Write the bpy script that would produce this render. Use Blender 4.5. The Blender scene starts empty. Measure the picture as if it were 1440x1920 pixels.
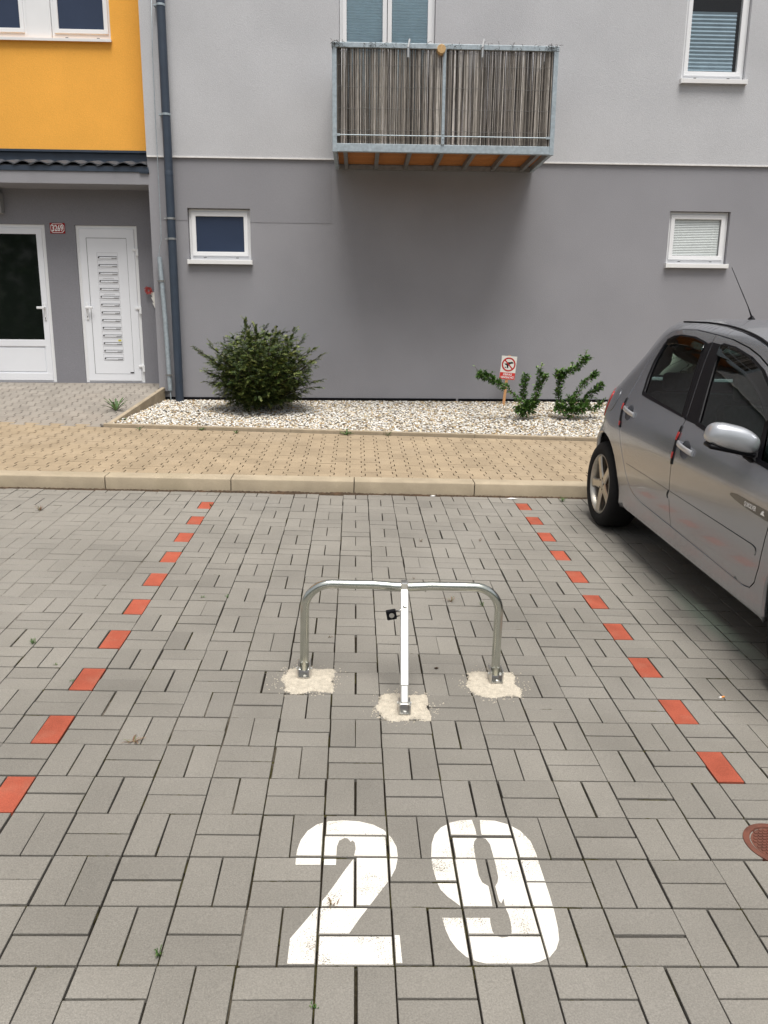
import bpy, bmesh, math, random
import numpy as np
from mathutils import Vector, Matrix, Euler
from mathutils.geometry import delaunay_2d_cdt, tessellate_polygon
PI = math.pi
R = math.radians
scene = bpy.context.scene
COL = scene.collection
random.seed(7)
RNG = np.random.default_rng(11)

# ------------------------------------------------------------------ camera
F_PX, PITCH, YAW, ROLL = 1496.05, .2278, .0337, -.0092
CAM = Vector((.7042, -1.7196, 1.5701))
def cam_axes():
    cp, sp, cy, sy, cr, sr = math.cos(PITCH), math.sin(PITCH), math.cos(YAW), math.sin(YAW), math.cos(ROLL), math.sin(ROLL)
    f = Vector((sy*cp, cy*cp, -sp)); r = Vector((cy, -sy, 0)); d = f.cross(r)
    return cr*r + sr*d, -sr*r + cr*d, f
AX_R, AX_D, AX_F = cam_axes()
cd = bpy.data.cameras.new('Camera'); cam = bpy.data.objects.new('Camera', cd); COL.objects.link(cam)
cam.matrix_world = Matrix(((AX_R.x, -AX_D.x, -AX_F.x, CAM.x), (AX_R.y, -AX_D.y, -AX_F.y, CAM.y), (AX_R.z, -AX_D.z, -AX_F.z, CAM.z), (0, 0, 0, 1)))
cd.sensor_fit = 'VERTICAL'; cd.sensor_height = 24; cd.lens = 24*F_PX/1920
cd.clip_start = .05; cd.clip_end = 1500
scene.camera = cam

# ------------------------------------------------------------------ sky, sun, exposure
SUN_EL, SUN_AZ = R(71), R(167)        # bright veiled sky, the sun high behind the camera
wd = bpy.data.worlds.new('World'); scene.world = wd; wd.use_nodes = True
nt = wd.node_tree; nt.nodes.clear()
sky = nt.nodes.new('ShaderNodeTexSky'); sky.sky_type = 'NISHITA'; sky.sun_disc = False
sky.sun_elevation = SUN_EL; sky.sun_rotation = SUN_AZ; sky.air_density = 1.0; sky.dust_density = 4.0; sky.ozone_density = 1.0
hs = nt.nodes.new('ShaderNodeHueSaturation'); hs.inputs['Saturation'].default_value = .22
bg = nt.nodes.new('ShaderNodeBackground'); bg.inputs['Strength'].default_value = .05
wo = nt.nodes.new('ShaderNodeOutputWorld')
nt.links.new(sky.outputs[0], hs.inputs['Color']); nt.links.new(hs.outputs[0], bg.inputs['Color']); nt.links.new(bg.outputs[0], wo.inputs['Surface'])
sd = bpy.data.lights.new('sun', 'SUN'); sd.energy = 1.5; sd.angle = R(32); sd.color = (1, .96, .9)
sun = bpy.data.objects.new('sun', sd); COL.objects.link(sun)
sdir = Vector((math.sin(SUN_AZ)*math.cos(SUN_EL), math.cos(SUN_AZ)*math.cos(SUN_EL), math.sin(SUN_EL)))
sun.rotation_euler = (-sdir).to_track_quat('-Z', 'Y').to_euler()
vs = scene.view_settings; vs.view_transform = 'Standard'; vs.look = 'None'; vs.gamma = 1; vs.exposure = 1.38
vs.use_curve_mapping = False

# ------------------------------------------------------------------ the sloping car park frame
_gx = Vector((math.cos(-.0041), -math.sin(-.0041), -.0249)).normalized()
_gy = Vector((math.sin(-.0041), math.cos(-.0041), .05)); _gy = (_gy - _gx*_gy.dot(_gx)).normalized()
_gn = _gx.cross(_gy)
GM = Matrix(((_gx.x, _gy.x, _gn.x, 0), (_gx.y, _gy.y, _gn.y, 0), (_gx.z, _gy.z, _gn.z, 0), (0, 0, 0, 1)))
GMI = GM.inverted()
def GP(x, y, h=0): return GM @ Vector((x, y, h))
def ray(px, py): return AX_R*((px-720)/F_PX) + AX_D*((py-960)/F_PX) + AX_F
def on_ground(px, py, h=0):            # photo pixel -> car park coordinates
    d = ray(px, py); t = (h - _gn.dot(CAM))/_gn.dot(d); return GMI @ (CAM + d*t)
def at(px, py, Y):                     # photo pixel -> point on the upright plane at distance Y
    d = ray(px, py); return CAM + d*((Y-CAM.y)/d.y)
def px_of(P):
    q = Vector(P) - CAM; z = q.dot(AX_F); return 720+F_PX*q.dot(AX_R)/z, 960+F_PX*q.dot(AX_D)/z, z

# ------------------------------------------------------------------ materials
MATS = {}
def N(nt, typ, **kw):
    n = nt.nodes.new(typ)
    for k, v in kw.items(): setattr(n, k, v)
    return n
def mat(name, col, rough=.8, metal=0, var=.08, vscale=6, bump=0, bscale=150, spec=.5, coat=0, attr=0, attr_cols=None,
        speck=0, speck_scale=420, stain=0, stain_scale=1.2, stain_col=None, trans=0, coords='pos', aniso=None, streak=0):
    if name in MATS: return MATS[name]
    m = bpy.data.materials.new(name); m.use_nodes = True; t = m.node_tree; L = t.links.new
    b = t.nodes['Principled BSDF']
    b.inputs['Roughness'].default_value = rough; b.inputs['Metallic'].default_value = metal
    b.inputs['Specular IOR Level'].default_value = spec; b.inputs['Coat Weight'].default_value = coat; b.inputs['Coat Roughness'].default_value = .05
    if coords == 'pos':
        geo = N(t, 'ShaderNodeNewGeometry'); P = geo.outputs['Position']
    else:
        geo = N(t, 'ShaderNodeTexCoord'); P = geo.outputs['Object']
    if aniso:
        mp = N(t, 'ShaderNodeMapping'); mp.inputs['Scale'].default_value = aniso; L(P, mp.inputs['Vector']); P = mp.outputs[0]
    rgb = N(t, 'ShaderNodeRGB'); rgb.outputs[0].default_value = (*col, 1); c = rgb.outputs[0]
    if attr_cols:
        at_ = N(t, 'ShaderNodeAttribute', attribute_name='rnd'); cr = N(t, 'ShaderNodeValToRGB')
        cr.color_ramp.elements.remove(cr.color_ramp.elements[0])
        for i, (p, cc) in enumerate(attr_cols):
            e = cr.color_ramp.elements[0] if i == 0 else cr.color_ramp.elements.new(p)
            e.position = p; e.color = (*cc, 1)
        L(at_.outputs['Fac'], cr.inputs[0]); c = cr.outputs[0]
    def mulby(c, fac_socket, lo, hi):
        mr = N(t, 'ShaderNodeMapRange'); mr.inputs['To Min'].default_value = lo; mr.inputs['To Max'].default_value = hi; L(fac_socket, mr.inputs['Value'])
        mx = N(t, 'ShaderNodeMix', data_type='RGBA', blend_type='MULTIPLY'); mx.inputs['Factor'].default_value = 1
        L(c, mx.inputs['A']); L(mr.outputs[0], mx.inputs['B']); return mx.outputs['Result']
    def noise(scale, detail=4):
        n = N(t, 'ShaderNodeTexNoise'); n.inputs['Scale'].default_value = scale; n.inputs['Detail'].default_value = detail; L(P, n.inputs['Vector']); return n
    if attr:
        at_ = N(t, 'ShaderNodeAttribute', attribute_name='rnd'); c = mulby(c, at_.outputs['Fac'], 1-attr, 1+attr)
    if var:
        n = noise(vscale, 5); mr = N(t, 'ShaderNodeMapRange'); mr.inputs['From Min'].default_value = .3; mr.inputs['From Max'].default_value = .7
        L(n.outputs['Fac'], mr.inputs['Value']); c = mulby(c, mr.outputs[0], 1-var, 1+var)
    if stain:
        n = noise(stain_scale, 6); mr = N(t, 'ShaderNodeMapRange'); mr.inputs['From Min'].default_value = .52; mr.inputs['From Max'].default_value = .68
        L(n.outputs['Fac'], mr.inputs['Value'])
        mu = N(t, 'ShaderNodeMath', operation='MULTIPLY'); mu.inputs[1].default_value = stain; L(mr.outputs[0], mu.inputs[0])
        mx = N(t, 'ShaderNodeMix', data_type='RGBA'); mx.inputs['B'].default_value = (*(stain_col or [x*.5 for x in col]), 1)
        L(mu.outputs[0], mx.inputs['Factor']); L(c, mx.inputs['A']); c = mx.outputs['Result']
    if speck:
        n = noise(speck_scale, 2); mr = N(t, 'ShaderNodeMapRange'); mr.inputs['From Min'].default_value = .3; mr.inputs['From Max'].default_value = .7
        L(n.outputs['Fac'], mr.inputs['Value']); c = mulby(c, mr.outputs[0], 1-speck, 1+speck)
    if streak:
        mp = N(t, 'ShaderNodeMapping'); mp.inputs['Scale'].default_value = (16, 16, .4); L(P, mp.inputs['Vector'])
        n = noise(1, 5); L(mp.outputs[0], n.inputs['Vector']); mr = N(t, 'ShaderNodeMapRange'); mr.inputs['From Min'].default_value = .35; mr.inputs['From Max'].default_value = .7
        L(n.outputs['Fac'], mr.inputs['Value']); c = mulby(c, mr.outputs[0], 1-streak, 1+streak)
    L(c, b.inputs['Base Color'])
    if bump:
        n = noise(bscale, 4); bp = N(t, 'ShaderNodeBump'); bp.inputs['Strength'].default_value = bump; bp.inputs['Distance'].default_value = .004
        L(n.outputs['Fac'], bp.inputs['Height']); L(bp.outputs[0], b.inputs['Normal'])
    if trans:
        b.inputs['Transmission Weight'].default_value = trans
    MATS[name] = m
    return m
def glass_mat(name, tint, refl=.08, rough=.0):
    if name in MATS: return MATS[name]
    m = bpy.data.materials.new(name); m.use_nodes = True; t = m.node_tree; L = t.links.new; t.nodes.clear()
    tr = N(t, 'ShaderNodeBsdfTransparent'); tr.inputs[0].default_value = (*tint, 1)
    gl = N(t, 'ShaderNodeBsdfGlossy'); gl.inputs['Roughness'].default_value = rough; gl.inputs[0].default_value = (1, 1, 1, 1)
    fr = N(t, 'ShaderNodeFresnel'); fr.inputs['IOR'].default_value = 1.45
    mx = N(t, 'ShaderNodeMixShader'); o = N(t, 'ShaderNodeOutputMaterial')
    L(fr.outputs[0], mx.inputs[0]); L(tr.outputs[0], mx.inputs[1]); L(gl.outputs[0], mx.inputs[2]); L(mx.outputs[0], o.inputs[0])
    MATS[name] = m; return m

M_PAVER = mat('paver_grey', (.202, .190, .168), .9, var=.13, vscale=1.6, bump=.5, bscale=300, attr=.13, speck=.15, speck_scale=230, stain=.32, stain_scale=1.1, stain_col=(.265, .252, .23), spec=.25)
M_RED = mat('paver_red', (.325, .078, .046), .88, var=.14, vscale=9, bump=.5, bscale=300, attr=.10, speck=.16, speck_scale=230, stain=.38, stain_scale=11, stain_col=(.30, .12, .08), spec=.2)
M_JOINT = mat('joint_soil', (.022, .018, .013), .98, var=.3, vscale=40, bump=.8, bscale=300, stain=.6, stain_scale=5, stain_col=(.045, .04, .015), spec=.1)
M_JOINTS = mat('joint_fill', (.05, .04, .03), .98, var=.3, vscale=60, bump=.8, bscale=300, spec=.1,
               attr_cols=[(0, (.020, .016, .012)), (.35, (.040, .034, .020)), (.7, (.12, .105, .085)), (1, (.21, .195, .17))])
M_WALL_SHADE = mat('render_entrance_shade', (.235, .235, .258), .95, var=.05, vscale=1.1, bump=.8, bscale=110, speck=.085, speck_scale=170, spec=.15)  # recess shade put into the colour, darker than the other ground floor render
M_MOSS = mat('moss', (.062, .055, .022), .98, var=.4, vscale=120, bump=.8, bscale=400, spec=.1)
M_TAN = mat('paver_tan', (.325, .255, .172), .9, var=.10, vscale=3, bump=.35, bscale=380, attr=.07, speck=.16, speck_scale=200, stain=.3, stain_scale=1.5, stain_col=(.31, .255, .19), spec=.25)
M_GREY2 = mat('paver_path', (.27, .245, .215), .9, var=.10, vscale=3, bump=.35, bscale=380, attr=.08, speck=.12, speck_scale=420, stain=.3, stain_scale=1.3, stain_col=(.33, .28, .23), spec=.25)
M_KERB = mat('kerb_concrete', (.37, .31, .225), .92, var=.12, vscale=5, bump=.4, bscale=260, attr=.05, speck=.12, speck_scale=350, stain=.35, stain_scale=3, stain_col=(.30, .255, .17), spec=.2)
M_EDGE = mat('edging_concrete', (.36, .30, .22), .92, var=.14, vscale=8, bump=.4, bscale=260, attr=.1, speck=.14, speck_scale=350, stain=.4, stain_scale=4, stain_col=(.24, .20, .13), spec=.2)
M_ASPH = mat('asphalt', (.055, .055, .055), .95, var=.15, vscale=2, bump=.5, bscale=200)
M_PAINT = mat('road_paint', (.70, .675, .62), .75, var=.05, vscale=30, bump=.3, bscale=420, speck=.06, speck_scale=600, stain=.18, stain_scale=9, stain_col=(.68, .58, .46), spec=.3)
M_MORTAR = mat('fresh_mortar', (.47, .425, .35), .98, var=.14, vscale=40, bump=1.0, bscale=160, speck=.2, speck_scale=260, spec=.1)
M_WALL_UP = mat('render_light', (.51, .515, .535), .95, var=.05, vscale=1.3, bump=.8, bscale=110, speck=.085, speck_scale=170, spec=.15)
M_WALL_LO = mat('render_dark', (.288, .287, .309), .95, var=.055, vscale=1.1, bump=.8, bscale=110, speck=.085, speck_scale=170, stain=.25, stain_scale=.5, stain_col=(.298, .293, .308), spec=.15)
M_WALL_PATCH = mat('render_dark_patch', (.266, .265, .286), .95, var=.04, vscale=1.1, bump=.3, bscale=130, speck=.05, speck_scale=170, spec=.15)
M_ORANGE = mat('render_orange', (.90, .44, .082), .95, var=.05, vscale=1.5, bump=.8, bscale=110, speck=.07, speck_scale=170, spec=.15)
M_DRIP = mat('drip_edge', (.74, .73, .72), .7, var=.08, vscale=20)
M_PVC = mat('white_pvc', (.80, .81, .825), .38, var=.02, vscale=3, spec=.45)
M_PVC2 = mat('white_pvc_leaf', (.79, .81, .85), .42, var=.02, vscale=3, spec=.4)
M_GASKET = mat('gasket', (.03, .03, .035), .6)
M_SILL = mat('sill_metal', (.78, .78, .78), .45, var=.03, vscale=6)
M_NAVY = mat('navy_metal', (.035, .05, .075), .42, var=.12, vscale=8, spec=.5)
M_TILE = mat('roof_tile', (.05, .055, .065), .8, var=.2, vscale=14, bump=.5, bscale=120)
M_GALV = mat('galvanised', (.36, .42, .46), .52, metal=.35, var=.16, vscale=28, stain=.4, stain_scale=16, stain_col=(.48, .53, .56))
M_GALV_DK = mat('galvanised_dark', (.20, .20, .20), .6, metal=.3, var=.15, vscale=22)  # darker grey steel for joists, back beam, clamps and binding wire
M_CHROME = mat('zinc_plated', (.80, .80, .77), .3, metal=1, var=.06, vscale=14, stain=.25, stain_scale=18, stain_col=(.50, .52, .46))
M_HOOP = mat('zinc_tube', (.60, .62, .57), .22, metal=1, var=.08, vscale=14, stain=.35, stain_scale=10, stain_col=(.42, .45, .38))  # ground reflection put into the colour: darker, greener zinc than the strut
M_STEEL = mat('bare_steel', (.55, .55, .54), .35, metal=1, var=.1, vscale=30)
M_BLACK = mat('black_plastic', (.006, .006, .008), .45, var=.1, vscale=20, spec=.12)
M_RUBBER = mat('tyre_rubber', (.009, .009, .0095), .9, var=.2, vscale=40, bump=.2, bscale=200, spec=.3)
M_WOOD = mat('decking_wood', (.36, .135, .03), .75, var=.22, vscale=30, bump=.3, bscale=90, attr=.16, aniso=(1, 12, 12))
M_STAKE = mat('stake_wood', (.62, .33, .15), .8, var=.15, vscale=40, aniso=(4, 4, .5))
M_LOG = mat('cut_log', (.55, .36, .17), .85, var=.2, vscale=60)
M_REED = mat('reed', (.3, .24, .18), .85, var=.25, vscale=30, aniso=(3, 3, .35), spec=.25,
             attr_cols=[(0, (.025, .022, .021)), (.25, (.085, .077, .07)), (.5, (.19, .172, .153)), (.75, (.34, .308, .272)), (1, (.66, .62, .57))])
M_REEDBACK = mat('dark_reed_ends', (.035, .028, .022), .95, var=.3, vscale=40)  # dark twiggy ends and ties along the rail
M_STONE = mat('gravel_stone', (.7, .66, .58), .7, var=.10, vscale=90, spec=.35,
              attr_cols=[(0, (.10, .10, .10)), (.05, (.30, .30, .30)), (.09, (.48, .32, .16)), (.22, (.60, .48, .29)), (.34, (.68, .64, .54)), (.6, (.75, .73, .69)), (1, (.82, .81, .78))])
M_SOILBED = mat('bed_soil', (.24, .20, .15), .98, var=.3, vscale=30)
M_YEW = mat('yew_needles', (.05, .09, .02), .55, var=.2, vscale=20, spec=.4,
            attr_cols=[(0, (.014, .028, .008)), (.4, (.032, .06, .012)), (.7, (.10, .14, .03)), (1, (.26, .29, .085))])
M_TWIG = mat('twig_bark', (.06, .04, .025), .9, var=.3, vscale=60)
M_SHRUB = mat('shrub_leaf', (.05, .12, .02), .42, var=.2, vscale=40, spec=.5,
              attr_cols=[(0, (.022, .06, .010)), (.5, (.05, .125, .018)), (.85, (.10, .20, .032)), (1, (.19, .29, .06))])
M_GRASS = mat('weed_leaf', (.06, .13, .03), .6, var=.2, vscale=60, attr_cols=[(0, (.03, .075, .015)), (.7, (.07, .15, .03)), (1, (.16, .2, .06))])
M_DRYGRASS = mat('dry_grass', (.2, .1, .06), .8, var=.3, vscale=60, attr_cols=[(0, (.10, .045, .03)), (.6, (.22, .12, .06)), (1, (.12, .15, .05))])
M_RUST = mat('rusty_cast_iron', (.125, .043, .027), .85, var=.22, vscale=26, bump=.5, bscale=220, stain=.4, stain_scale=24, stain_col=(.10, .045, .03))
M_WHITE = mat('sign_white', (.82, .81, .76), .45, var=.02)
M_SIGNRED = mat('sign_red', (.50, .02, .018), .45, var=.03)
M_SIGNRED2 = mat('sign_bright_red', (.66, .035, .03), .45, var=.03)
M_PRINT = mat('print_black', (.012, .012, .012), .5, var=0)
M_PRINTW = mat('print_white', (.86, .85, .84), .5, var=0)
M_PLATE = mat('enamel_red', (.33, .008, .012), .2, var=.05, spec=.6)
M_CAR = mat('silver_paint', (.36, .375, .412), .24, metal=.82, var=.02, vscale=4, coat=.45, coords='obj')
M_CARTRIM = mat('mirror_silver', (.55, .57, .60), .34, metal=.7, var=.02, vscale=4, coat=.6, coords='obj')
M_ALLOY = mat('alloy_wheel', (.52, .49, .43), .34, metal=.85, var=.12, vscale=24, coords='obj')
M_DISC = mat('rusty_brake', (.16, .06, .025), .8, metal=.3, var=.3, vscale=30, coords='obj')
M_INNER = mat('car_interior', (.035, .035, .037), .8, var=.1, vscale=10, coords='obj')
M_SEAT = mat('seat_fabric', (.075, .075, .08), .95, var=.15, vscale=40, coords='obj')
M_TAIL = mat('tail_lamp_red', (.42, .012, .012), .18, var=.05, coat=.8, coords='obj')
M_GUARDRED = mat('guard_red', (.45, .02, .02), .4, var=.05, coords='obj')
M_STRIPE = mat('dark_decal', (.085, .08, .07), .4, var=.05, coat=.6, coords='obj')
M_BLIND = mat('white_blind', (.88, .88, .86), .6, var=.03, vscale=10)
M_BLIND2 = mat('pleated_blind', (.76, .91, .98), .8, var=.04, vscale=10)
M_BLIND3 = mat('blue_grey_blind', (.26, .34, .40), .8, var=.08, vscale=10)  # darker blue grey blind of the upper right window
M_ROOM = mat('dark_room', (.02, .022, .026), .9, var=.2, vscale=2)
M_NAVYFILM = mat('navy_pane', (.030, .045, .085), .25, var=.05, vscale=3, spec=.35)
M_CARGLASS = glass_mat('green_glass', (.58, .84, .73))
M_SMOKE = glass_mat('smoked_acrylic', (.16, .17, .20))
M_PANE = glass_mat('clear_pane', (.95, .98, .985))
M_LITTER = mat('litter', (.75, .74, .72), .7, var=.05)
M_FILTER = mat('cigarette_filter', (.75, .30, .08), .8, var=.1)
M_SOIL = mat('dark_soil', (.05, .032, .018), .98, var=.4, vscale=60, bump=1, bscale=120, stain=.5, stain_scale=14, stain_col=(.11, .06, .03))

# ------------------------------------------------------------------ mesh building
def link(o, parent=None):
    COL.objects.link(o)
    if parent is not None: o.parent = parent
    return o
def tag(o, label=None, cat=None, group=None, kind=None):
    if label: o['label'] = label
    if cat: o['category'] = cat
    if group: o['group'] = group
    if kind: o['kind'] = kind
    return o
def empty(name, loc=(0, 0, 0), M=None, rz=0):
    o = bpy.data.objects.new(name, None); COL.objects.link(o); o.empty_display_size = .1
    o.matrix_world = (M or Matrix.Identity(4)) @ Matrix.Translation(loc) @ Matrix.Rotation(rz, 4, 'Z')
    return o
class MB:
    def __init__(s): s.v = []; s.f = []; s.m = []; s.r = []; s.cur = 0; s.rnd = None
    def add(s, vs, fs, rnd=None):
        n = len(s.v); s.v.extend([tuple(v) for v in vs])
        for f in fs:
            s.f.append([n+i for i in f]); s.m.append(s.cur); s.r.append(.5 if rnd is None else rnd)
        return s
    def box(s, x0, x1, y0, y1, z0, z1, M=None, rnd=None, bev=0):
        if bev:
            bm = bmesh.new(); bmesh.ops.create_cube(bm, size=1, matrix=Matrix.Translation(((x0+x1)/2, (y0+y1)/2, (z0+z1)/2)) @ Matrix.Diagonal((x1-x0, y1-y0, z1-z0, 1)))
            bmesh.ops.bevel(bm, geom=bm.edges[:], offset=bev, segments=2, affect='EDGES', profile=.5)
            bm.verts.index_update(); vs = [v.co.copy() for v in bm.verts]; fs = [[v.index for v in f.verts] for f in bm.faces]; bm.free()
        else:
            vs = [Vector((x, y, z)) for z in (z0, z1) for y in (y0, y1) for x in (x0, x1)]
            fs = [(0, 2, 3, 1), (4, 5, 7, 6), (0, 1, 5, 4), (2, 6, 7, 3), (0, 4, 6, 2), (1, 3, 7, 5)]
        if M: vs = [M @ v for v in vs]
        return s.add(vs, fs, rnd)
    def tube(s, pts, r, n=10, cap=True, rnd=None, radii=None):
        pts = [Vector(p) for p in pts]; K = len(pts); vs = []; fs = []
        up = None
        for k, p in enumerate(pts):
            t = (pts[min(k+1, K-1)] - pts[max(k-1, 0)]).normalized()
            if up is None:
                up = t.cross(Vector((0, 0, 1)));
                if up.length < 1e-3: up = t.cross(Vector((0, 1, 0)))
            up = (up - t*up.dot(t)).normalized(); w = t.cross(up)
            rr = radii[k] if radii else r
            for a in range(n):
                an = 2*PI*a/n; vs.append(p + up*math.cos(an)*rr + w*math.sin(an)*rr)
        for k in range(K-1):
            for a in range(n):
                b = (a+1) % n; fs.append((k*n+a, k*n+b, (k+1)*n+b, (k+1)*n+a))
        if cap: fs.append(list(range(n))[::-1]); fs.append([(K-1)*n+a for a in range(n)])
        return s.add(vs, fs, rnd)
    def lathe(s, prof, n=40, M=None, rnd=None):
        vs = []; fs = []; K = len(prof)
        for a in range(n):
            c, si = math.cos(2*PI*a/n), math.sin(2*PI*a/n)
            for (r, z) in prof: vs.append(Vector((r*c, r*si, z)))
        for a in range(n):
            b = (a+1) % n
            for k in range(K-1): fs.append((a*K+k, b*K+k, b*K+k+1, a*K+k+1))
        if M: vs = [M @ v for v in vs]
        return s.add(vs, fs, rnd)
    def prism(s, poly, fn, d0, d1, rnd=None):           # 2D outline, fn(u,v,d)->3D, extruded from d0 to d1
        n = len(poly); vs = [fn(u, v, d0) for u, v in poly] + [fn(u, v, d1) for u, v in poly]
        tri = tessellate_polygon([[Vector((u, v, 0)) for u, v in poly]])
        fs = [t for t in tri] + [(t[0]+n, t[2]+n, t[1]+n) for t in tri]
        fs += [(i, (i+1) % n, (i+1) % n+n, i+n) for i in range(n)]
        return s.add(vs, fs, rnd)
    def build(s, name, mats, parent=None, smooth=False, rnd=False, M=None, recalc=True):
        me = bpy.data.meshes.new(name); me.from_pydata(s.v, [], s.f)
        ms = mats if isinstance(mats, (list, tuple)) else [mats]
        for m in ms: me.materials.append(m)
        if len(ms) > 1: me.polygons.foreach_set('material_index', s.m)
        if rnd:
            a = me.attributes.new('rnd', 'FLOAT', 'FACE'); a.data.foreach_set('value', s.r)
        if recalc:
            bm = bmesh.new(); bm.from_mesh(me); bmesh.ops.recalc_face_normals(bm, faces=bm.faces[:]); bm.to_mesh(me); bm.free()
        if smooth:
            me.polygons.foreach_set('use_smooth', [True]*len(me.polygons))
            if smooth is not True: me.set_sharp_from_angle(angle=R(smooth))
        o = bpy.data.objects.new(name, me); link(o, parent)
        if M is not None: o.matrix_world = M
        return o
def raw_mesh(name, V, Fq, mats, rnd=None, parent=None, M=None, smooth=False):  # numpy verts, equal-sized faces
    me = bpy.data.meshes.new(name); V = np.asarray(V, np.float32); Fq = np.asarray(Fq, np.int32); k = Fq.shape[1]
    me.vertices.add(len(V)); me.vertices.foreach_set('co', V.ravel())
    me.loops.add(Fq.size); me.loops.foreach_set('vertex_index', Fq.ravel())
    me.polygons.add(len(Fq)); me.polygons.foreach_set('loop_start', np.arange(0, Fq.size, k, dtype=np.int32)); me.polygons.foreach_set('loop_total', np.full(len(Fq), k, np.int32))
    me.update(calc_edges=True)
    if rnd is not None:
        a = me.attributes.new('rnd', 'FLOAT', 'FACE'); a.data.foreach_set('value', np.asarray(rnd, np.float32))
    if smooth: me.polygons.foreach_set('use_smooth', [True]*len(me.polygons))
    for m in (mats if isinstance(mats, (list, tuple)) else [mats]): me.materials.append(m)
    o = bpy.data.objects.new(name, me); link(o, parent)
    if M is not None: o.matrix_world = M
    return o
def text_tris(s, size, M, mb, z=0, bold=0, sx=1):       # flat lettering -> triangles into mb through matrix M (text in its xy plane)
    cu = bpy.data.curves.new('t', 'FONT'); cu.body = s; cu.size = size; cu.align_x = 'CENTER'; cu.align_y = 'CENTER'; cu.offset = bold; cu.resolution_u = 3
    o = bpy.data.objects.new('t', cu); COL.objects.link(o)
    dg = bpy.context.evaluated_depsgraph_get(); me = o.evaluated_get(dg).to_mesh()
    vs = [M @ Vector((v.co.x*sx, v.co.y, z)) for v in me.vertices]; fs = [list(p.vertices) for p in me.polygons]
    mb.add(vs, fs); o.evaluated_get(dg).to_mesh_clear(); bpy.data.objects.remove(o); bpy.data.curves.remove(cu)
def chaikin(p, k=2, closed=True):
    for _ in range(k):
        q = []; n = len(p)
        for i in range(n if closed else n-1):
            a, b = p[i], p[(i+1) % n]
            q += [(a[0]*.75+b[0]*.25, a[1]*.75+b[1]*.25), (a[0]*.25+b[0]*.75, a[1]*.25+b[1]*.75)]
        p = q if closed else [p[0]]+q+[p[-1]]
    return p
# ================================================================== GROUND
g = MB(); g.box(-250, 250, -250, 250, -.30, -.075)
tag(g.build('ground', M_ASPH, M=GM), kind='structure')

def kerb_y(x): return 4.755 + .031*(x-.675)
from mathutils import noise as mnoise
def fill(x, y):                        # 0 open joint, 1 packed with sand: packed at the far left, patchy elsewhere
    def ss(a, b, v): t = min(1, max(0, (v-a)/(b-a))); return t*t*(3-2*t)
    far = ss(1.2, 2.6, y)*(1-ss(-.9, .1, x))*(1-ss(4.0, 4.35, y)); n = mnoise.noise((x*1.3, y*1.3, 0))+.6*mnoise.noise((x*5, y*5, 3))
    return min(1, max(0, far*1.1+.42*max(0, n)+.5*ss(.1, .6, n)*ss(2.2, 1.2, y)*(1-ss(.2, 1.0, x))-.05))
nx, ny = 190, 100; vs = []; fs = []; rn = []
for a in range(nx+1):
    for b in range(ny+1):
        x = -7+16.5*a/nx; y = -4+(kerb_y(x)+4)*b/ny; vs.append((x, y, -.017+.0145*fill(x, y)))
for a in range(nx):
    for b in range(ny):
        fs.append((a*(ny+1)+b, (a+1)*(ny+1)+b, (a+1)*(ny+1)+b+1, a*(ny+1)+b+1)); rn.append(min(1, max(0, fill(-7+16.5*(a+.5)/nx, -4+(kerb_y(0)+4)*(b+.5)/ny)+random.gauss(0, .06))))
base = MB().add(vs, fs); base.r = rn
parking = tag(base.build('parking_pavement', M_JOINTS, M=GM, rnd=True, recalc=False), kind='structure')

def clip_poly(poly, a, b, c):          # keep a*x+b*y<=c
    out = []; n = len(poly)
    for i in range(n):
        p, q = poly[i], poly[(i+1) % n]; dp = a*p[0]+b*p[1]-c; dq = a*q[0]+b*q[1]-c
        if dp <= 0: out.append(p)
        if (dp < 0) != (dq < 0) and dp != dq:
            t = dp/(dp-dq); out.append((p[0]+(q[0]-p[0])*t, p[1]+(q[1]-p[1])*t))
    return out
MAN = (2.045, .470, .102)
bricks = []                            # (cx, cy, hx, hy, red, rnd, dz, rot)
for i in range(-33, 45):
    for j in range(-18, 25):
        V = (i+j) % 2 == 0
        for k in (0, 1):
            cx, cy = (i*.2+.05+.1*k, j*.2+.1) if V else (i*.2+.1, j*.2+.05+.1*k)
            hx, hy = (.0477, .0977) if V else (.0977, .0477)
            if cy-hy > kerb_y(cx)-.05: continue
            red = V and ((i == -3 and k == 1 and j % 2 == 1 and 1 <= j <= 21) or (i == 10 and k == 0 and j % 2 == 0 and 4 <= j <= 22))
            bricks.append([cx+random.gauss(0, .0011), cy+random.gauss(0, .0011), hx-random.random()**2*.0016, hy-random.random()**2*.0022, red,
                           min(1.6, max(0, random.gauss(.46, .17)+(random.uniform(0, .75) if cx < -.45 and cy > 1.7 and random.random() < .8 else 0)+.38*min(1, max(0, (cy-1.6)/1.6)))), random.gauss(0, .0008), random.gauss(0, .004)])
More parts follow.
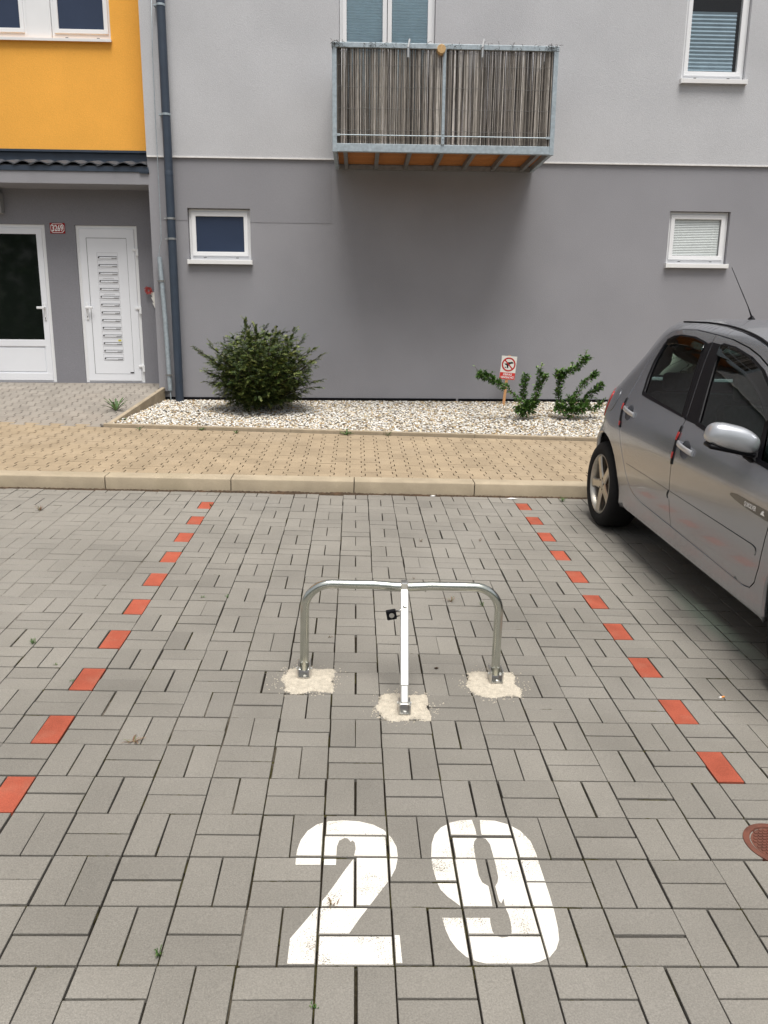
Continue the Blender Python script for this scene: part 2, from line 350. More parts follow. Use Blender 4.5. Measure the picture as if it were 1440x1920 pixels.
def brick_geo(b):
    cx, cy, hx, hy, red, rn, dz, rot = b
    c, s = math.cos(rot), math.sin(rot)
    def ring(i, z): return [(cx+(x*c-y*s), cy+(x*s+y*c), z) for x, y in ((-hx+i, -hy+i), (hx-i, -hy+i), (hx-i, hy-i), (-hx+i, hy-i))]
    lim = kerb_y(cx)-.022
    def cl(p): return (p[0], min(p[1], lim + .01*math.sin(cx*9)), p[2])
    tx, ty = random.gauss(0, .004), random.gauss(0, .004)
    def tl(p): return (p[0], p[1], p[2]+(p[0]-cx)*tx+(p[1]-cy)*ty)
    v = [cl(p) for p in ring(0, -.03)+ring(0, dz-.0012)] + [cl(p) for p in ring(.0014, dz)]
    f = [(8, 9, 10, 11)] + [(a, (a+1) % 4, (a+1) % 4+4, a+4) for a in range(4)] + [(a+4, (a+1) % 4+4, (a+1) % 4+8, a+8) for a in range(4)]
    return v, f
def vis_score(P):
    x, y, z = px_of(P)
    if z < .3 or x < -30 or x > 1470 or y < -30 or y > 1960: return 0
    return 1/z
order = sorted([b for b in bricks if not b[4]], key=lambda b: -vis_score(GP(b[0], b[1])))
# bricks hidden under the car or cut off come after the ones in plain view
solo = order[:300]; rest = order[300:]
for b in solo:
    v, f = brick_geo(b); MB().add(v, f, b[5]).build('brick', M_PAVER, parking, rnd=True, recalc=False)
for b in bricks:
    if b[4]:
        v, f = brick_geo(b); MB().add(v, f, b[5]).build('red_brick', M_RED, parking, rnd=True, recalc=False)
m = MB()
for b in rest: v, f = brick_geo(b); m.add(v, f, b[5])
tag(m.build('brick_field', M_PAVER, parking, rnd=True, recalc=False), kind='stuff')
# moss lumps in some of the joints
m = MB()
for k in range(700):
    b = random.choice(solo if k % 2 else rest[:500]); cx, cy, hx, hy = b[:4]
    along = random.random(); L_ = random.uniform(.02, .13); w = random.uniform(.0022, .0048)
    if random.random() < .5: x, y, dx, dy = cx+hx+.0025, cy+(along*2-1)*hy, w, L_/2
    else: x, y, dx, dy = cx+(along*2-1)*hx, cy+hy+.0025, L_/2, w
    if y > kerb_y(x)-.05: continue
    n = 6; vs = []; fs = []
    for q in range(n+1):
        t = q/n*2-1; e = math.sqrt(max(0, 1-t*t)); jit = random.uniform(.6, 1.3)
        for sgn in (-1, 1):
            px_, py_ = (x+sgn*dx*e*jit, y+t*dy) if dy > dx else (x+t*dx, y+sgn*dy*e*jit)
            vs.append((px_, py_, -.008))
        vs.append((x+(0 if dy > dx else t*dx), y+(t*dy if dy > dx else 0), -.002+random.uniform(-.003, .003)*e))
    for q in range(n):
        a, c = q*3, (q+1)*3; fs += [(a, a+2, c+2, c), (a+2, a+1, c+1, c+2)]
    m.add(vs, fs)
tag(m.build('joint_moss', M_MOSS, parking, recalc=False), kind='stuff')

# ---- painted number, broken by the joints like the pavers under it
def crop(cx, cy): p = on_ground(480+cx/2.3226, 1500+cy/2.3226); return (p.x, p.y)
TWO = [(172, 282), (174, 250), (180, 215), (195, 175), (225, 135), (265, 108), (310, 94), (380, 89), (450, 94), (510, 108), (555, 130), (590, 165), (612, 205), (618, 250), (608, 300), (585, 345), (550, 390), (500, 455), (450, 520), (402, 589), (625, 592), (638, 722), (135, 720), (148, 605), (200, 545), (262, 472), (330, 385), (390, 300), (425, 255), (434, 215), (430, 188), (420, 178), (412, 185), (400, 170), (385, 168), (362, 180), (352, 205), (350, 240), (348, 282)]
NINE_L = [(940, 88), (890, 90), (845, 100), (805, 120), (778, 150), (765, 190), (763, 250), (770, 300), (785, 350), (805, 390), (835, 420), (870, 445), (898, 467), (1030, 467), (1022, 420), (1012, 376), (985, 360), (970, 330), (958, 270), (948, 200), (950, 180), (962, 165), (955, 130)]
NINE_R = [(975, 88), (1040, 92), (1100, 108), (1150, 135), (1195, 180), (1220, 235), (1240, 300), (1260, 360), (1280, 420), (1300, 490), (1315, 560), (1320, 610), (1308, 650), (1280, 685), (1235, 708), (1180, 720), (1100, 724), (1020, 720), (960, 706), (915, 685), (875, 650), (845, 610), (825, 565), (810, 515), (1018, 515), (1022, 545), (1030, 575), (1045, 595), (1070, 603), (1095, 600), (1110, 590), (1114, 575), (1110, 540), (1100, 500), (1085, 468), (1078, 430), (1068, 452), (1058, 440), (1042, 378), (1052, 360), (1055, 340), (1045, 290), (1030, 230), (1018, 190), (1000, 168), (985, 165), (978, 130)]
# worn paint: whole toward the middle, speckled toward edges
pm = MATS['road_paint']; t = pm.node_tree
o_ = t.nodes['Material Output']; b_ = t.nodes['Principled BSDF']
trn = N(t, 'ShaderNodeBsdfTransparent'); mxs = N(t, 'ShaderNodeMixShader'); ns = N(t, 'ShaderNodeTexNoise'); ns.inputs['Scale'].default_value = 330; ns.inputs['Detail'].default_value = 3
n2 = N(t, 'ShaderNodeTexNoise'); n2.inputs['Scale'].default_value = 9; n2.inputs['Detail'].default_value = 3
gg = N(t, 'ShaderNodeNewGeometry'); ad = N(t, 'ShaderNodeMath', operation='MULTIPLY_ADD'); ad.inputs[1].default_value = .55
gt = N(t, 'ShaderNodeMath', operation='GREATER_THAN'); gt.inputs[1].default_value = .925
t.links.new(gg.outputs['Position'], ns.inputs['Vector']); t.links.new(gg.outputs['Position'], n2.inputs['Vector'])
t.links.new(n2.outputs['Fac'], ad.inputs[0]); t.links.new(ns.outputs['Fac'], ad.inputs[2]); t.links.new(ad.outputs[0], gt.inputs[0])
t.links.new(gt.outputs[0], mxs.inputs[0]); t.links.new(b_.outputs[0], mxs.inputs[1]); t.links.new(trn.outputs[0], mxs.inputs[2]); t.links.new(mxs.outputs[0], o_.inputs['Surface'])
num = tag(empty('painted_number', (.9, 0, 0), GM), 'white stencilled number 29 painted on the grey pavers in the foreground', 'road marking')
def paint(polys, name):
    m = MB()
    for poly in polys:
        P = [crop(*q) for q in poly]; xs = [p[0] for p in P]; ys = [p[1] for p in P]
        tris = [[P[i] for i in tr] for tr in tessellate_polygon([[Vector((x, y, 0)) for x, y in P]])]
        for b in bricks:
            cx, cy, hx, hy = b[:4]; i = .0022
            if cx+hx < min(xs) or cx-hx > max(xs) or cy+hy < min(ys) or cy-hy > max(ys): continue
            for tr in tris:
                q = clip_poly(tr, 1, 0, cx+hx-i)
                for a, bb, c in ((-1, 0, -(cx-hx+i)), (0, 1, cy+hy-i), (0, -1, -(cy-hy+i))):
                    if len(q) > 2: q = clip_poly(q, a, bb, c)
                if len(q) > 2: m.add([(x-.9, y, b[6]+.0011) for x, y in q], [list(range(len(q)))])
    o = m.build(name, M_PAINT, num)
    return o
paint([TWO], 'digit_two'); paint([NINE_L, NINE_R], 'digit_nine')
for o in num.children: o.data.flip_normals() if o.data.polygons[0].normal.z < 0 else None

# ---- cast iron cover
cov = tag(empty('iron_cover', (MAN[0], MAN[1], 0), GM), 'small round rust brown cast iron cover set in the pavers', 'manhole cover')
r0 = MAN[2]
MB().lathe([(r0, -.02), (r0, .0035), (r0-.003, .005), (r0-.018, .005), (r0-.020, .002), (r0-.020, -.02)], 48).build('rim', M_RUST, cov, smooth=35)
lid = MB(); lid.lathe([(.0001, .0015), (r0-.024, .0015), (r0-.024, -.02)], 48)
lid.build('lid', M_RUST, cov, smooth=35)
m = MB()
for q in range(-5, 6):
    for w in range(-5, 6):
        x, y = q*.0145+(.007 if w % 2 else 0), w*.0135
        if .02 < math.hypot(x, y) < r0-.031: m.box(x-.0055, x+.0055, y-.0042, y+.0042, .001, .0042)
m.lathe([(.008, .001), (.008, .005), (.015, .005), (.015, .001)], 16)
m.build('tread_pattern', M_RUST, cov)

# ---- kerb
kerb = MB(); kerb.add([(-7, kerb_y(-7)+.02, -.02), (9.5, kerb_y(9.5)+.02, -.02), (9.5, kerb_y(9.5)+.14, -.02), (-7, kerb_y(-7)+.14, -.02), (-7, kerb_y(-7)+.02, .085), (9.5, kerb_y(9.5)+.02, .085), (9.5, kerb_y(9.5)+.14, .085), (-7, kerb_y(-7)+.14, .085)],
                      [(0, 3, 2, 1), (4, 5, 6, 7), (0, 1, 5, 4), (1, 2, 6, 5), (2, 3, 7, 6), (3, 0, 4, 7)])
kerb = tag(kerb.build('kerb', M_JOINT, M=GM), kind='structure')
for k in range(-5, 8):
    x0, x1 = .685+k*1.005+.004, .685+(k+1)*1.005-.004
    prof = [(0, -.05), (0, .100), (.003, .106), (.009, .110), (.02, .1112), (.148, .112), (.148, -.05)]
    dz = random.gauss(0, .0015); vs = []; fs = []; nX = 2
    for x in (x0, x1):
        for (d, z) in prof: vs.append((x, kerb_y(x)+d, z+dz))
    K = len(prof)
    for a in range(K): fs.append((a, K+a, K+(a+1) % K, (a+1) % K))
    fs += [list(range(K)), list(range(K, 2*K))[::-1]]
    MB().add(vs, fs, random.random()).build('kerb_stone', M_KERB, kerb, rnd=True, smooth=30)
# dark soil and crumbs washed against the kerb
m = MB(); x = -6.5; vs = []; fs = []; k = 0
while x < 8.5:
    ph = .35+.65*max(0, math.sin(x*1.7+1.1))*(.6+.4*math.sin(x*13))
    y = kerb_y(x); w = .014+.040*max(0, ph)+random.uniform(0, .010)
    vs += [(x, y-w, -.008), (x, y-w*.5, .001+.007*ph+random.uniform(-.003, .004)), (x, y+.004, .004+.012*ph+random.uniform(-.003, .004))]
    if k: a = (k-1)*3; fs += [(a, a+3, a+4, a+1), (a+1, a+4, a+5, a+2)]
    k += 1; x += .012
m.add(vs, fs); tag(m.build('kerb_soil', M_SOIL, M=GM, recalc=False), 'dark crumbly soil washed against the foot of the kerb', 'soil', kind='stuff')

# ---- pavement of bone shaped pavers, tan along the kerb and grey up to the doors
EDGE_Y = 6.885; YD = 9.45
def path_z(X, Y):
    zf = GP(X, EDGE_Y, .11).z; t = (Y-EDGE_Y)/(YD-EDGE_Y); return zf + (.787-zf)*t
def surf(x, y, h):
    if y <= EDGE_Y: p = GP(x, y, .11+h); return (p.x, p.y, p.z)
    p = GP(x, y, 0); return (p.x, p.y, path_z(p.x, p.y)+h)
def edge_x(y): return -1.985+(y-EDGE_Y)*.045
def bone(cx, cy):
    w1, w0 = .0788, .0463; h = .0990; a, c = .061, .037
    return [(cx+x, cy+y) for x, y in ((-w1, -h), (w1, -h), (w1, -a), (w0, -c), (w0, c), (w1, a), (w1, h), (-w1, h), (-w1, a), (-w0, c), (-w0, -c), (-w1, -a))]
side = MB(); side.add([surf(-7, kerb_y(-7)+.1, -.02), surf(9.5, kerb_y(9.5)+.1, -.02), surf(9.5, EDGE_Y, -.02), surf(-7, EDGE_Y, -.02)], [(0, 1, 2, 3)])
sidewalk = tag(side.build('sidewalk', M_JOINT), kind='structure')
vs = []; nn = 12
for k in range(nn+1):
    y = EDGE_Y+.001+(9.9-EDGE_Y)*k/nn; vs += [surf(-7, y, -.02), surf(edge_x(y) if y < 9.0 else -1.6, y, -.02)]
pm_ = MB().add(vs, [(2*k, 2*k+1, 2*k+3, 2*k+2) for k in range(nn)])
path = tag(pm_.build('entrance_path', M_JOINT), kind='structure')
bones = []
for c in range(-50, 70):
    cx = .03+c*.1335
    for r in range(0, 27):
        cy = 4.80+r*.2+(.1 if c % 2 else 0)
        tan = cy < EDGE_Y+.03
        if not tan and cx > edge_x(cy)+.06: continue
        poly = bone(cx+random.gauss(0, .0006), cy)
        poly = clip_poly(poly, .031, -1, -(kerb_y(0)+.151))
        if tan and cx > edge_x(cy)-.1: poly = clip_poly(poly, 0, 1, EDGE_Y-.008) if len(poly) > 2 else poly
        if not tan:
            poly = clip_poly(poly, 1, -.045, edge_x(EDGE_Y)-EDGE_Y*.045-.004)
            if len(poly) > 2: poly = clip_poly(poly, 0, 1, YD+.15)
        if len(poly) < 4: continue
        ys = [p[1] for p in poly]
        if max(ys)-min(ys) < .02: continue
        bones.append((poly, tan, cx, cy))
def bone_mesh(bo, m):
    poly, tan, cx, cy = bo; n = len(poly); dz = random.gauss(0, .0006); rn = random.random()
    V = [surf(x, y, dz) for x, y in poly] + [surf(x, y, -.03) for x, y in poly]
    m.add(V, [list(range(n))]+[((i+1) % n, i, i+n, (i+1) % n+n) for i in range(n)], rn)
for tan, par, mt, field in ((True, sidewalk, M_TAN, 'paver_field'), (False, path, M_GREY2, 'paver_field')):
    bs = sorted([b for b in bones if b[1] == tan], key=lambda b: -vis_score(surf(b[2], b[3], 0)) if px_of(surf(b[2], b[3], 0))[0] < 1130 else 0)
    for b in bs[:300]:
        m = MB(); bone_mesh(b, m); m.build('paver', mt, par, rnd=True, recalc=False)
    m = MB()
    for b in bs[300:]: bone_mesh(b, m)
    if m.v: tag(m.build(field, mt, par, rnd=True, recalc=False), kind='stuff')

# ---- gravel bed with concrete edging
WALL_Y = 9.0
def bed_z(X, Y):
    zf = GP(X, EDGE_Y, .135).z; t = min(1, max(0, (Y-EDGE_Y)/(WALL_Y-EDGE_Y))); return zf+(.602-zf)*t
vs = []; nx, ny = 30, 10
for a in range(nx+1):
    for b in range(ny+1):
        Y = EDGE_Y+.03+(WALL_Y+.02-EDGE_Y)*b/ny; X = -1.97+a/nx*(9.2+1.97)
        if a == 0: X = edge_x(Y)+.03
        vs.append((X, Y, bed_z(X, Y)-.012))
bed = MB().add(vs, [(a*(ny+1)+b, (a+1)*(ny+1)+b, (a+1)*(ny+1)+b+1, a*(ny+1)+b+1) for a in range(nx) for b in range(ny)]).build('gravel_bed', M_SOILBED)
tag(bed, kind='structure')
ico = bmesh.new(); bmesh.ops.create_icosphere(ico, subdivisions=1, radius=1); ico.verts.index_update()
IV = np.array([v.co[:] for v in ico.verts]); IF = np.array([[v.index for v in f.verts] for f in ico.faces]); ico.free()
NS = 27000
X = RNG.uniform(-2.0, 6.6, NS); Y = RNG.uniform(EDGE_Y+.055, WALL_Y-.005, NS)
keep = X > -1.985+(Y-EDGE_Y)*.045+.055; X, Y = X[keep], Y[keep]; NS = len(X)
Z = np.array([bed_z(a, b) for a, b in zip(X, Y)])
sz = np.stack([RNG.uniform(.010, .021, NS), RNG.uniform(.007, .013, NS), RNG.uniform(.004, .008, NS)], 1)
ang = RNG.uniform(0, 2*PI, NS); tl = RNG.normal(0, .45, NS)
V = IV[None]*sz[:, None, :]*(1+RNG.normal(0, .13, (NS, 12, 1)))
ct, st = np.cos(tl)[:, None], np.sin(tl)[:, None]
V = np.stack([V[..., 0], V[..., 1]*ct-V[..., 2]*st, V[..., 1]*st+V[..., 2]*ct], -1)
ca, sa = np.cos(ang)[:, None], np.sin(ang)[:, None]
V = np.stack([V[..., 0]*ca-V[..., 1]*sa+X[:, None], V[..., 0]*sa+V[..., 1]*ca+Y[:, None], V[..., 2]+(Z+RNG.uniform(-.006, .010, NS))[:, None]], -1)
Fs = (IF[None]+12*np.arange(NS)[:, None, None]).reshape(-1, 3)
tag(raw_mesh('gravel', V.reshape(-1, 3), Fs, M_STONE, np.repeat(RNG.uniform(0, 1, NS), 20)), 'white and cream decorative gravel filling the bed along the wall', 'gravel', kind='stuff')
edging = tag(empty('bed_edging', GP(-1.985, EDGE_Y, .11)), kind='structure')
EO = edging.location.copy()
xk = -1.99
while xk < 8.5:
    x1 = min(xk+.996, 8.6); m = MB()
    m.add([Vector(GP(x, EDGE_Y+d, h))-EO for x in (xk, x1-.004) for d, h in ((0, .05), (0, .143), (.004, .150), (.046, .150), (.05, .143), (.05, .05))],
          [(a, (a+1) % 6, (a+1) % 6+6, a+6) for a in range(6)]+[(0, 5, 4, 3, 2, 1), (6, 7, 8, 9, 10, 11)], random.random())
    m.build('edging_stone', M_EDGE, edging, rnd=True); xk = x1
ys = [EDGE_Y+.052, EDGE_Y+1.02, WALL_Y-.004]
for a, b in zip(ys[:-1], ys[1:]):
    m = MB(); V = []
    for y in (a, b-.004):
        x = edge_x(y); z = path_z(x, y)
        for dx, h in ((-.002, -.1), (-.002, .027), (.003, .033), (.043, .033), (.048, .027), (.048, -.16)): V.append(Vector((x+dx, y, z+h))-EO)
    m.add(V, [(k, (k+1) % 6, (k+1) % 6+6, k+6) for k in range(6)]+[(0, 5, 4, 3, 2, 1), (6, 7, 8, 9, 10, 11)], random.random())
    m.build('edging_stone', M_EDGE, edging, rnd=True)
# ================================================================== BUILDING
bld = tag(empty('apartment_building', (1, WALL_Y, .6)), 'grey and orange rendered apartment building with small windows and a recessed entrance', 'building')
BO = Vector((1, WALL_Y, .6))
def sh(m): m.v = [(x-BO.x, y-BO.y, z-BO.z) for x, y, z in m.v]; return m
def bpart(m, name, mats, parent=None, **k):
    sh(m); return m.build(name, mats, parent or bld, **k)
PX = -1.915
def holed(x0, x1, z0, z1, holes, Y, reveal=.12, extra_reveal=None):
    m = MB(); xs = sorted({x0, x1, *[h[0] for h in holes], *[h[1] for h in holes]}); zs = sorted({z0, z1, *[h[2] for h in holes], *[h[3] for h in holes]})
    xs = [x for x in xs if x0 <= x <= x1]; zs = [z for z in zs if z0 <= z <= z1]
    for a, b in zip(xs[:-1], xs[1:]):
        for c, d in zip(zs[:-1], zs[1:]):
            mx, mz = (a+b)/2, (c+d)/2
            if any(h[0] < mx < h[1] and h[2] < mz < h[3] for h in holes): continue
            m.add([(a, Y, c), (b, Y, c), (b, Y, d), (a, Y, d)], [(0, 1, 2, 3)])
    for h in holes:
        a, b, c, d = h; q = [(a, c), (b, c), (b, d), (a, d)]
        for i in range(4):
            p, r_ = q[i], q[(i+1) % 4]; m.add([(p[0], Y, p[1]), (r_[0], Y, r_[1]), (r_[0], Y+reveal, r_[1]), (p[0], Y+reveal, p[1])], [(0, 1, 2, 3)])
    return m
WL = (-1.448, -.662, 2.383, 3.008); WR = (4.703, 5.492, 2.405, 3.052)
WB = (.470, 1.632, 3.60, 5.80); WU = (4.690, 5.487, 4.585, 6.05)
UY = WALL_Y-.02; OY = 9.35
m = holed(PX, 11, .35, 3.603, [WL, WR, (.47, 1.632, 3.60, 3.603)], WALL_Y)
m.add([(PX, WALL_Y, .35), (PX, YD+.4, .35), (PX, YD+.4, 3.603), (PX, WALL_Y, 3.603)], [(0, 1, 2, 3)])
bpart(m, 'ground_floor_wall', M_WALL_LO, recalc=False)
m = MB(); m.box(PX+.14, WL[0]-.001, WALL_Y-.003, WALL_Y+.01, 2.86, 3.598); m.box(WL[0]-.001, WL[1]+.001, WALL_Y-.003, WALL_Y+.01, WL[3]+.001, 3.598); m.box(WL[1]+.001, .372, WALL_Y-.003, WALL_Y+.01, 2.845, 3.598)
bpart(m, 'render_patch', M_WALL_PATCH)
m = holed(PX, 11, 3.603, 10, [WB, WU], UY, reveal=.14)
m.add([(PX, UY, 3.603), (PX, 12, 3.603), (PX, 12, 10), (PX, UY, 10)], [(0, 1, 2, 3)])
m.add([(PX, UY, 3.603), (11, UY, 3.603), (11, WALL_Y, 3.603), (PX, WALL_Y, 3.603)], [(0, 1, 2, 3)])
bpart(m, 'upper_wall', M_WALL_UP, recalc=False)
m = MB(); m.box(PX+.002, WB[0]-.1, UY-.006, UY+.012, 3.594, 3.611); m.box(WB[1]+1.28, 11, UY-.006, UY+.012, 3.594, 3.611); m.box(WB[0]-.1+.003, WB[1]+1.277, UY-.006, UY+.012, 3.595, 3.610)
bpart(m, 'drip_edge', M_DRIP)
D1 = (-4.40, -3.408, .795, 2.842); D2 = (-3.016, -2.214, .795, 2.838)
m = holed(-9, PX, .35, 3.30, [D1, D2], YD, reveal=.08); bpart(m, 'entrance_wall', M_WALL_SHADE, recalc=False)
m = MB(); m.box(-9, PX, WALL_Y+.006, YD+.05, 3.277, 3.30); m.box(-9, PX, WALL_Y, WALL_Y+.05, 3.276, 3.418)
bpart(m, 'canopy_beam', M_WALL_LO)
m = MB(); m.box(-9, PX+.01, WALL_Y-.012, WALL_Y+.03, 3.419, 3.478, bev=.004); m.box(PX-.10, PX+.016, WALL_Y-.02, WALL_Y, 3.404, 3.414); m.box(PX+.006, PX+.016, WALL_Y-.02, WALL_Y, 3.404, 3.45)
bpart(m, 'gutter_board', M_NAVY)
# wavy tile course, tile by tile
m = MB(); m.box(-9, PX-.003, WALL_Y-.006, OY-.005, 3.479, 3.490); bpart(m, 'roof_batten', M_TILE)
xt = PX-.004-.205*30
while xt < PX-.01:
    m = MB(); vs = []; fs = []; lip = random.gauss(0, .004); dz0 = random.gauss(0, .003)
    for n in range(13):
        ph = n/12; x = min(xt+ph*.224, PX-.004); w = .5-.5*math.cos(2*PI*min(1, ph*.92)); zt = 3.490+dz0+.036*w+.010*ph
        for (y, dz) in ((WALL_Y-.032+lip, 0), (OY-.014, .080)): vs += [(x, y, zt+dz-.013), (x, y, zt+dz)]
        if n: a = (n-1)*4; fs += [(a, a+4, a+5, a+1), (a+1, a+5, a+7, a+3), (a+3, a+7, a+6, a+2), (a+2, a+6, a+4, a)]
    fs += [(0, 1, 3, 2), (48, 50, 51, 49)]
    m.add(vs, fs); bpart(m, 'roof_tile', M_TILE, smooth=50); xt += .205
m = MB(); m.box(-9, PX-.002, OY-.014, OY+.01, 3.57, 3.722); m.box(-9, PX-.002, OY-.05, OY-.013, 3.70, 3.727)
bpart(m, 'flashing', M_NAVY)
OW = (-6.2, at(208, 74, OY).x, at(100, 73, OY).z, 6.4)
m = holed(-9, PX, 3.70, 10, [OW], OY, reveal=.10); bpart(m, 'orange_wall', M_ORANGE, recalc=False)
m = MB(); m.box(-9, 11, 9.62, 9.64, .3, 10.2); m.box(-9, 11, WALL_Y+.02, 18, 10, 10.2); m.box(10.98, 11, WALL_Y+.02, 18, .3, 10); m.box(-9, -8.98, YD+.02, 18, .3, 10); m.box(-9, 11, 17.9, 18, .3, 10)
bpart(m, 'back_walls', M_ROOM)
m = MB(); xx = PX+.01
for L_ in (1.6, 2.35, 2.2, 2.6, 2.3):
    m.box(xx, xx+L_-.03, WALL_Y-.012, WALL_Y+.02, .612, .645); xx += L_
bpart(m, 'base_strip', M_BLACK)
m = MB(); m.box(PX+.01, 11, WALL_Y-.010, WALL_Y+.02, .56, .6115); bpart(m, 'plinth_strip', M_EDGE)

def frame_boxes(m, x0, x1, z0, z1, w, y0, y1, wb=None, wt=None):
    wb = wb or w; wt = wt or w
    m.box(x0, x1, y0, y1, z0, z0+wb, bev=.004); m.box(x0, x1, y0, y1, z1-wt, z1, bev=.004)
    m.box(x0, x0+w, y0+.0008, y1, z0+wb-.004, z1-wt+.004, bev=.004); m.box(x1-w, x1, y0+.0008, y1, z0+wb-.004, z1-wt+.004, bev=.004)
def window(O, Y, label, sashes=1, wide=0, sill=True, pane=M_PANE, wb=.062, bottom=True):
    x0, x1, z0, z1 = O; x0 += .004; x1 -= .004; z1 -= .004
    m = MB(); frame_boxes(m, x0, x1, z0, z1, .040, Y+.055, Y+.125, wb=wb)
    m.cur = 1
    if bottom:
        for t in (.24, .77): xx = x0+(x1-x0)*t; m.box(xx-.017, xx+.017, Y+.0535, Y+.056, z0+.030, z0+.037)
    win = bpart(m, 'window', [M_PVC, M_GASKET]); win['label'] = label
    xs = [x0+.034]
    if sashes == 2: c = (x0+x1)/2; spans = [(x0+.034, c-.004), (c+.004, x1-.034)]
    else: spans = [(x0+.034, x1-.034)]
    for a, b in spans:
        m = MB(); frame_boxes(m, a, b, z0+wb-.008, z1-.034, .052, Y+.040, Y+.10); bpart(m, 'sash', M_PVC, win)
        m = MB(); m.add([(a+.046, Y+.062, z0+wb+.038), (b-.046, Y+.062, z0+wb+.038), (b-.046, Y+.062, z1-.080), (a+.046, Y+.062, z1-.080)], [(0, 1, 2, 3)]); m.cur = 1
        gy0, gy1 = Y+.060, Y+.066
        m2 = MB(); frame_boxes(m2, a+.045, b-.045, z0+wb+.037, z1-.079, .007, Y+.056, Y+.0745); bpart(m2, 'gasket', M_GASKET, win)
        m.cur = 0; bpart(m, 'pane', pane, win)
    if sill:
        m = MB(); m.box(x0-.012, x1+.014, Y-.052, Y+.06, z0-.030, z0-.001, bev=.003); m.box(x0-.012, x1+.014, Y-.055, Y-.049, z0-.052, z0-.002, bev=.002)
        m.box(x0-.020, x0-.011, Y-.056, Y+.01, z0-.054, z0+.004); m.box(x1+.013, x1+.022, Y-.056, Y+.01, z0-.054, z0+.004)
        bpart(m, 'sill', M_SILL, win)
    return win
w1 = window(WL, WALL_Y, 'small window with dark navy pane beside the downpipe', pane=M_NAVYFILM)
w2 = window(WR, WALL_Y, 'small window with white venetian blind above the car')
m = MB(); z = WR[2]+.115
while z < WR[3]-.10:
    m.add([(WR[0]+.085, WALL_Y+.070, z), (WR[1]-.10, WALL_Y+.070, z), (WR[1]-.10, WALL_Y+.078, z+.0180), (WR[0]+.085, WALL_Y+.078, z+.0180)], [(0, 1, 2, 3)]); z += .0205
for xx in (WR[0]+.16, WR[1]-.17): m.box(xx-.002, xx+.002, WALL_Y+.083, WALL_Y+.087, WR[2]+.1, WR[3]-.09)
m.box(WR[0]+.085, WR[1]-.10, WALL_Y+.083, WALL_Y+.10, WR[3]-.098, WR[3]-.084)
bpart(m, 'blind', M_BLIND, w2)
w3 = window(WB, UY, 'balcony door with two panes and pale blue pleated blinds', sashes=2, sill=False)
m = MB()
for a, b in ((WB[0]+.09, 1.045), (1.06, WB[1]-.09)):
    z = 3.8; k = 0; vs = []; fs = []
    while z < 5.72:
        yy = UY+.068+(.010 if k % 2 else 0); vs += [(a, yy, z), (b, yy, z)]
        if k: q = 2*k; fs.append((q-2, q-1, q+1, q))
        k += 1; z += .016
    m.add(vs, fs)
bpart(m, 'blind', M_BLIND2, w3)
w4 = window(WU, UY, 'tall upper window with half lowered blind at the right')
m = MB(); z = WU[2]+.12; k = 0; vs = []; fs = []
while z < WU[2]+.80:
    yy = UY+.070+(.012 if k % 2 else 0); vs += [(WU[0]+.085, yy, z), (WU[1]-.14, yy, z)]
    if k: q = 2*k; fs.append((q-2, q-1, q+1, q))
    k += 1; z += .022
m.add(vs, fs); bpart(m, 'blind', M_BLIND3, w4)
# wide window in the orange wall
x1 = OW[1]
w5x = [(OW[0], at(48, 40, OY).x), (at(93, 40, OY).x, x1)]
w5 = window((w5x[1][0], x1, OW[2], OW[3]), OY, 'white framed window in the orange wall', pane=M_NAVYFILM, wb=.085, sill=False)
w6 = window((w5x[0][0], w5x[0][1], OW[2], OW[3]), OY, 'left white framed window in the orange wall', pane=M_NAVYFILM, wb=.085, sill=False)
m = MB(); m.box(w5x[0][1], w5x[1][0], OY+.035, OY+.12, OW[2]+.01, OW[3], bev=.004); bpart(m, 'window_panel', M_PVC, w5)
m = MB(); m.box(OW[0], OW[1]+.012, OY-.04, OY+.055, OW[2]-.020, OW[2]-.001, bev=.002); m.box(OW[0], OW[1]+.012, OY-.044, OY-.038, OW[2]-.034, OW[2], bev=.002); bpart(m, 'sill', M_SILL, w5)

# ---- doors
def lever(m, x, z, Y, knob=False, dirx=1):
    m.box(x-.017, x+.017, Y-.012, Y, z-.16, z+.06, bev=.005); m.box(x-.012, x+.012, Y-.05, Y-.01, z-.012, z+.012, bev=.004)
    m.box(x-.012 if dirx > 0 else x-.09, x+.09 if dirx > 0 else x+.012, Y-.065, Y-.045, z-.016, z+.016, bev=.007)
Yf = YD+.02
m = MB(); frame_boxes(m, D1[0], D1[1], D1[2], D1[3], .055, Yf, Yf+.05, wb=.02); m.cur = 1
d1 = bpart(m, 'door', [M_PVC, M_GASKET]); d1['label'] = 'glazed white entrance door'
m = MB(); a, b, c, d = D1[0]+.048, D1[1]-.048, D1[2]+.022, D1[3]-.048
frame_boxes(m, a, b, c, d, .075, Yf-.012, Yf+.04, wb=.10); m.box(a+.07, b-.07, Yf-.0113, Yf+.04, c+.455, c+.545, bev=.004)
m.box(a+.07, b-.07, Yf+.004, Yf+.03, c+.095, c+.46); m.box(a+.09, b-.09, Yf-.004, Yf+.03, c+.12, c+.435, bev=.004)
bpart(m, 'leaf', M_PVC2, d1)
M_DARKGLASS = mat('dark_glass', (.008, .011, .009), .04, var=0, spec=.35)
m = MB(); m.box(a+.07, b-.07, Yf+.002, Yf+.008, c+.54, d-.07); bpart(m, 'pane', M_DARKGLASS, d1)
m = MB(); frame_boxes(m, a+.074, b-.074, c+.544, d-.074, .006, Yf-.002, Yf+.003); bpart(m, 'gasket', M_GASKET, d1)
m = MB(); lever(m, b-.036, 1.78, Yf-.012, dirx=-1); bpart(m, 'handle', M_PVC, d1)
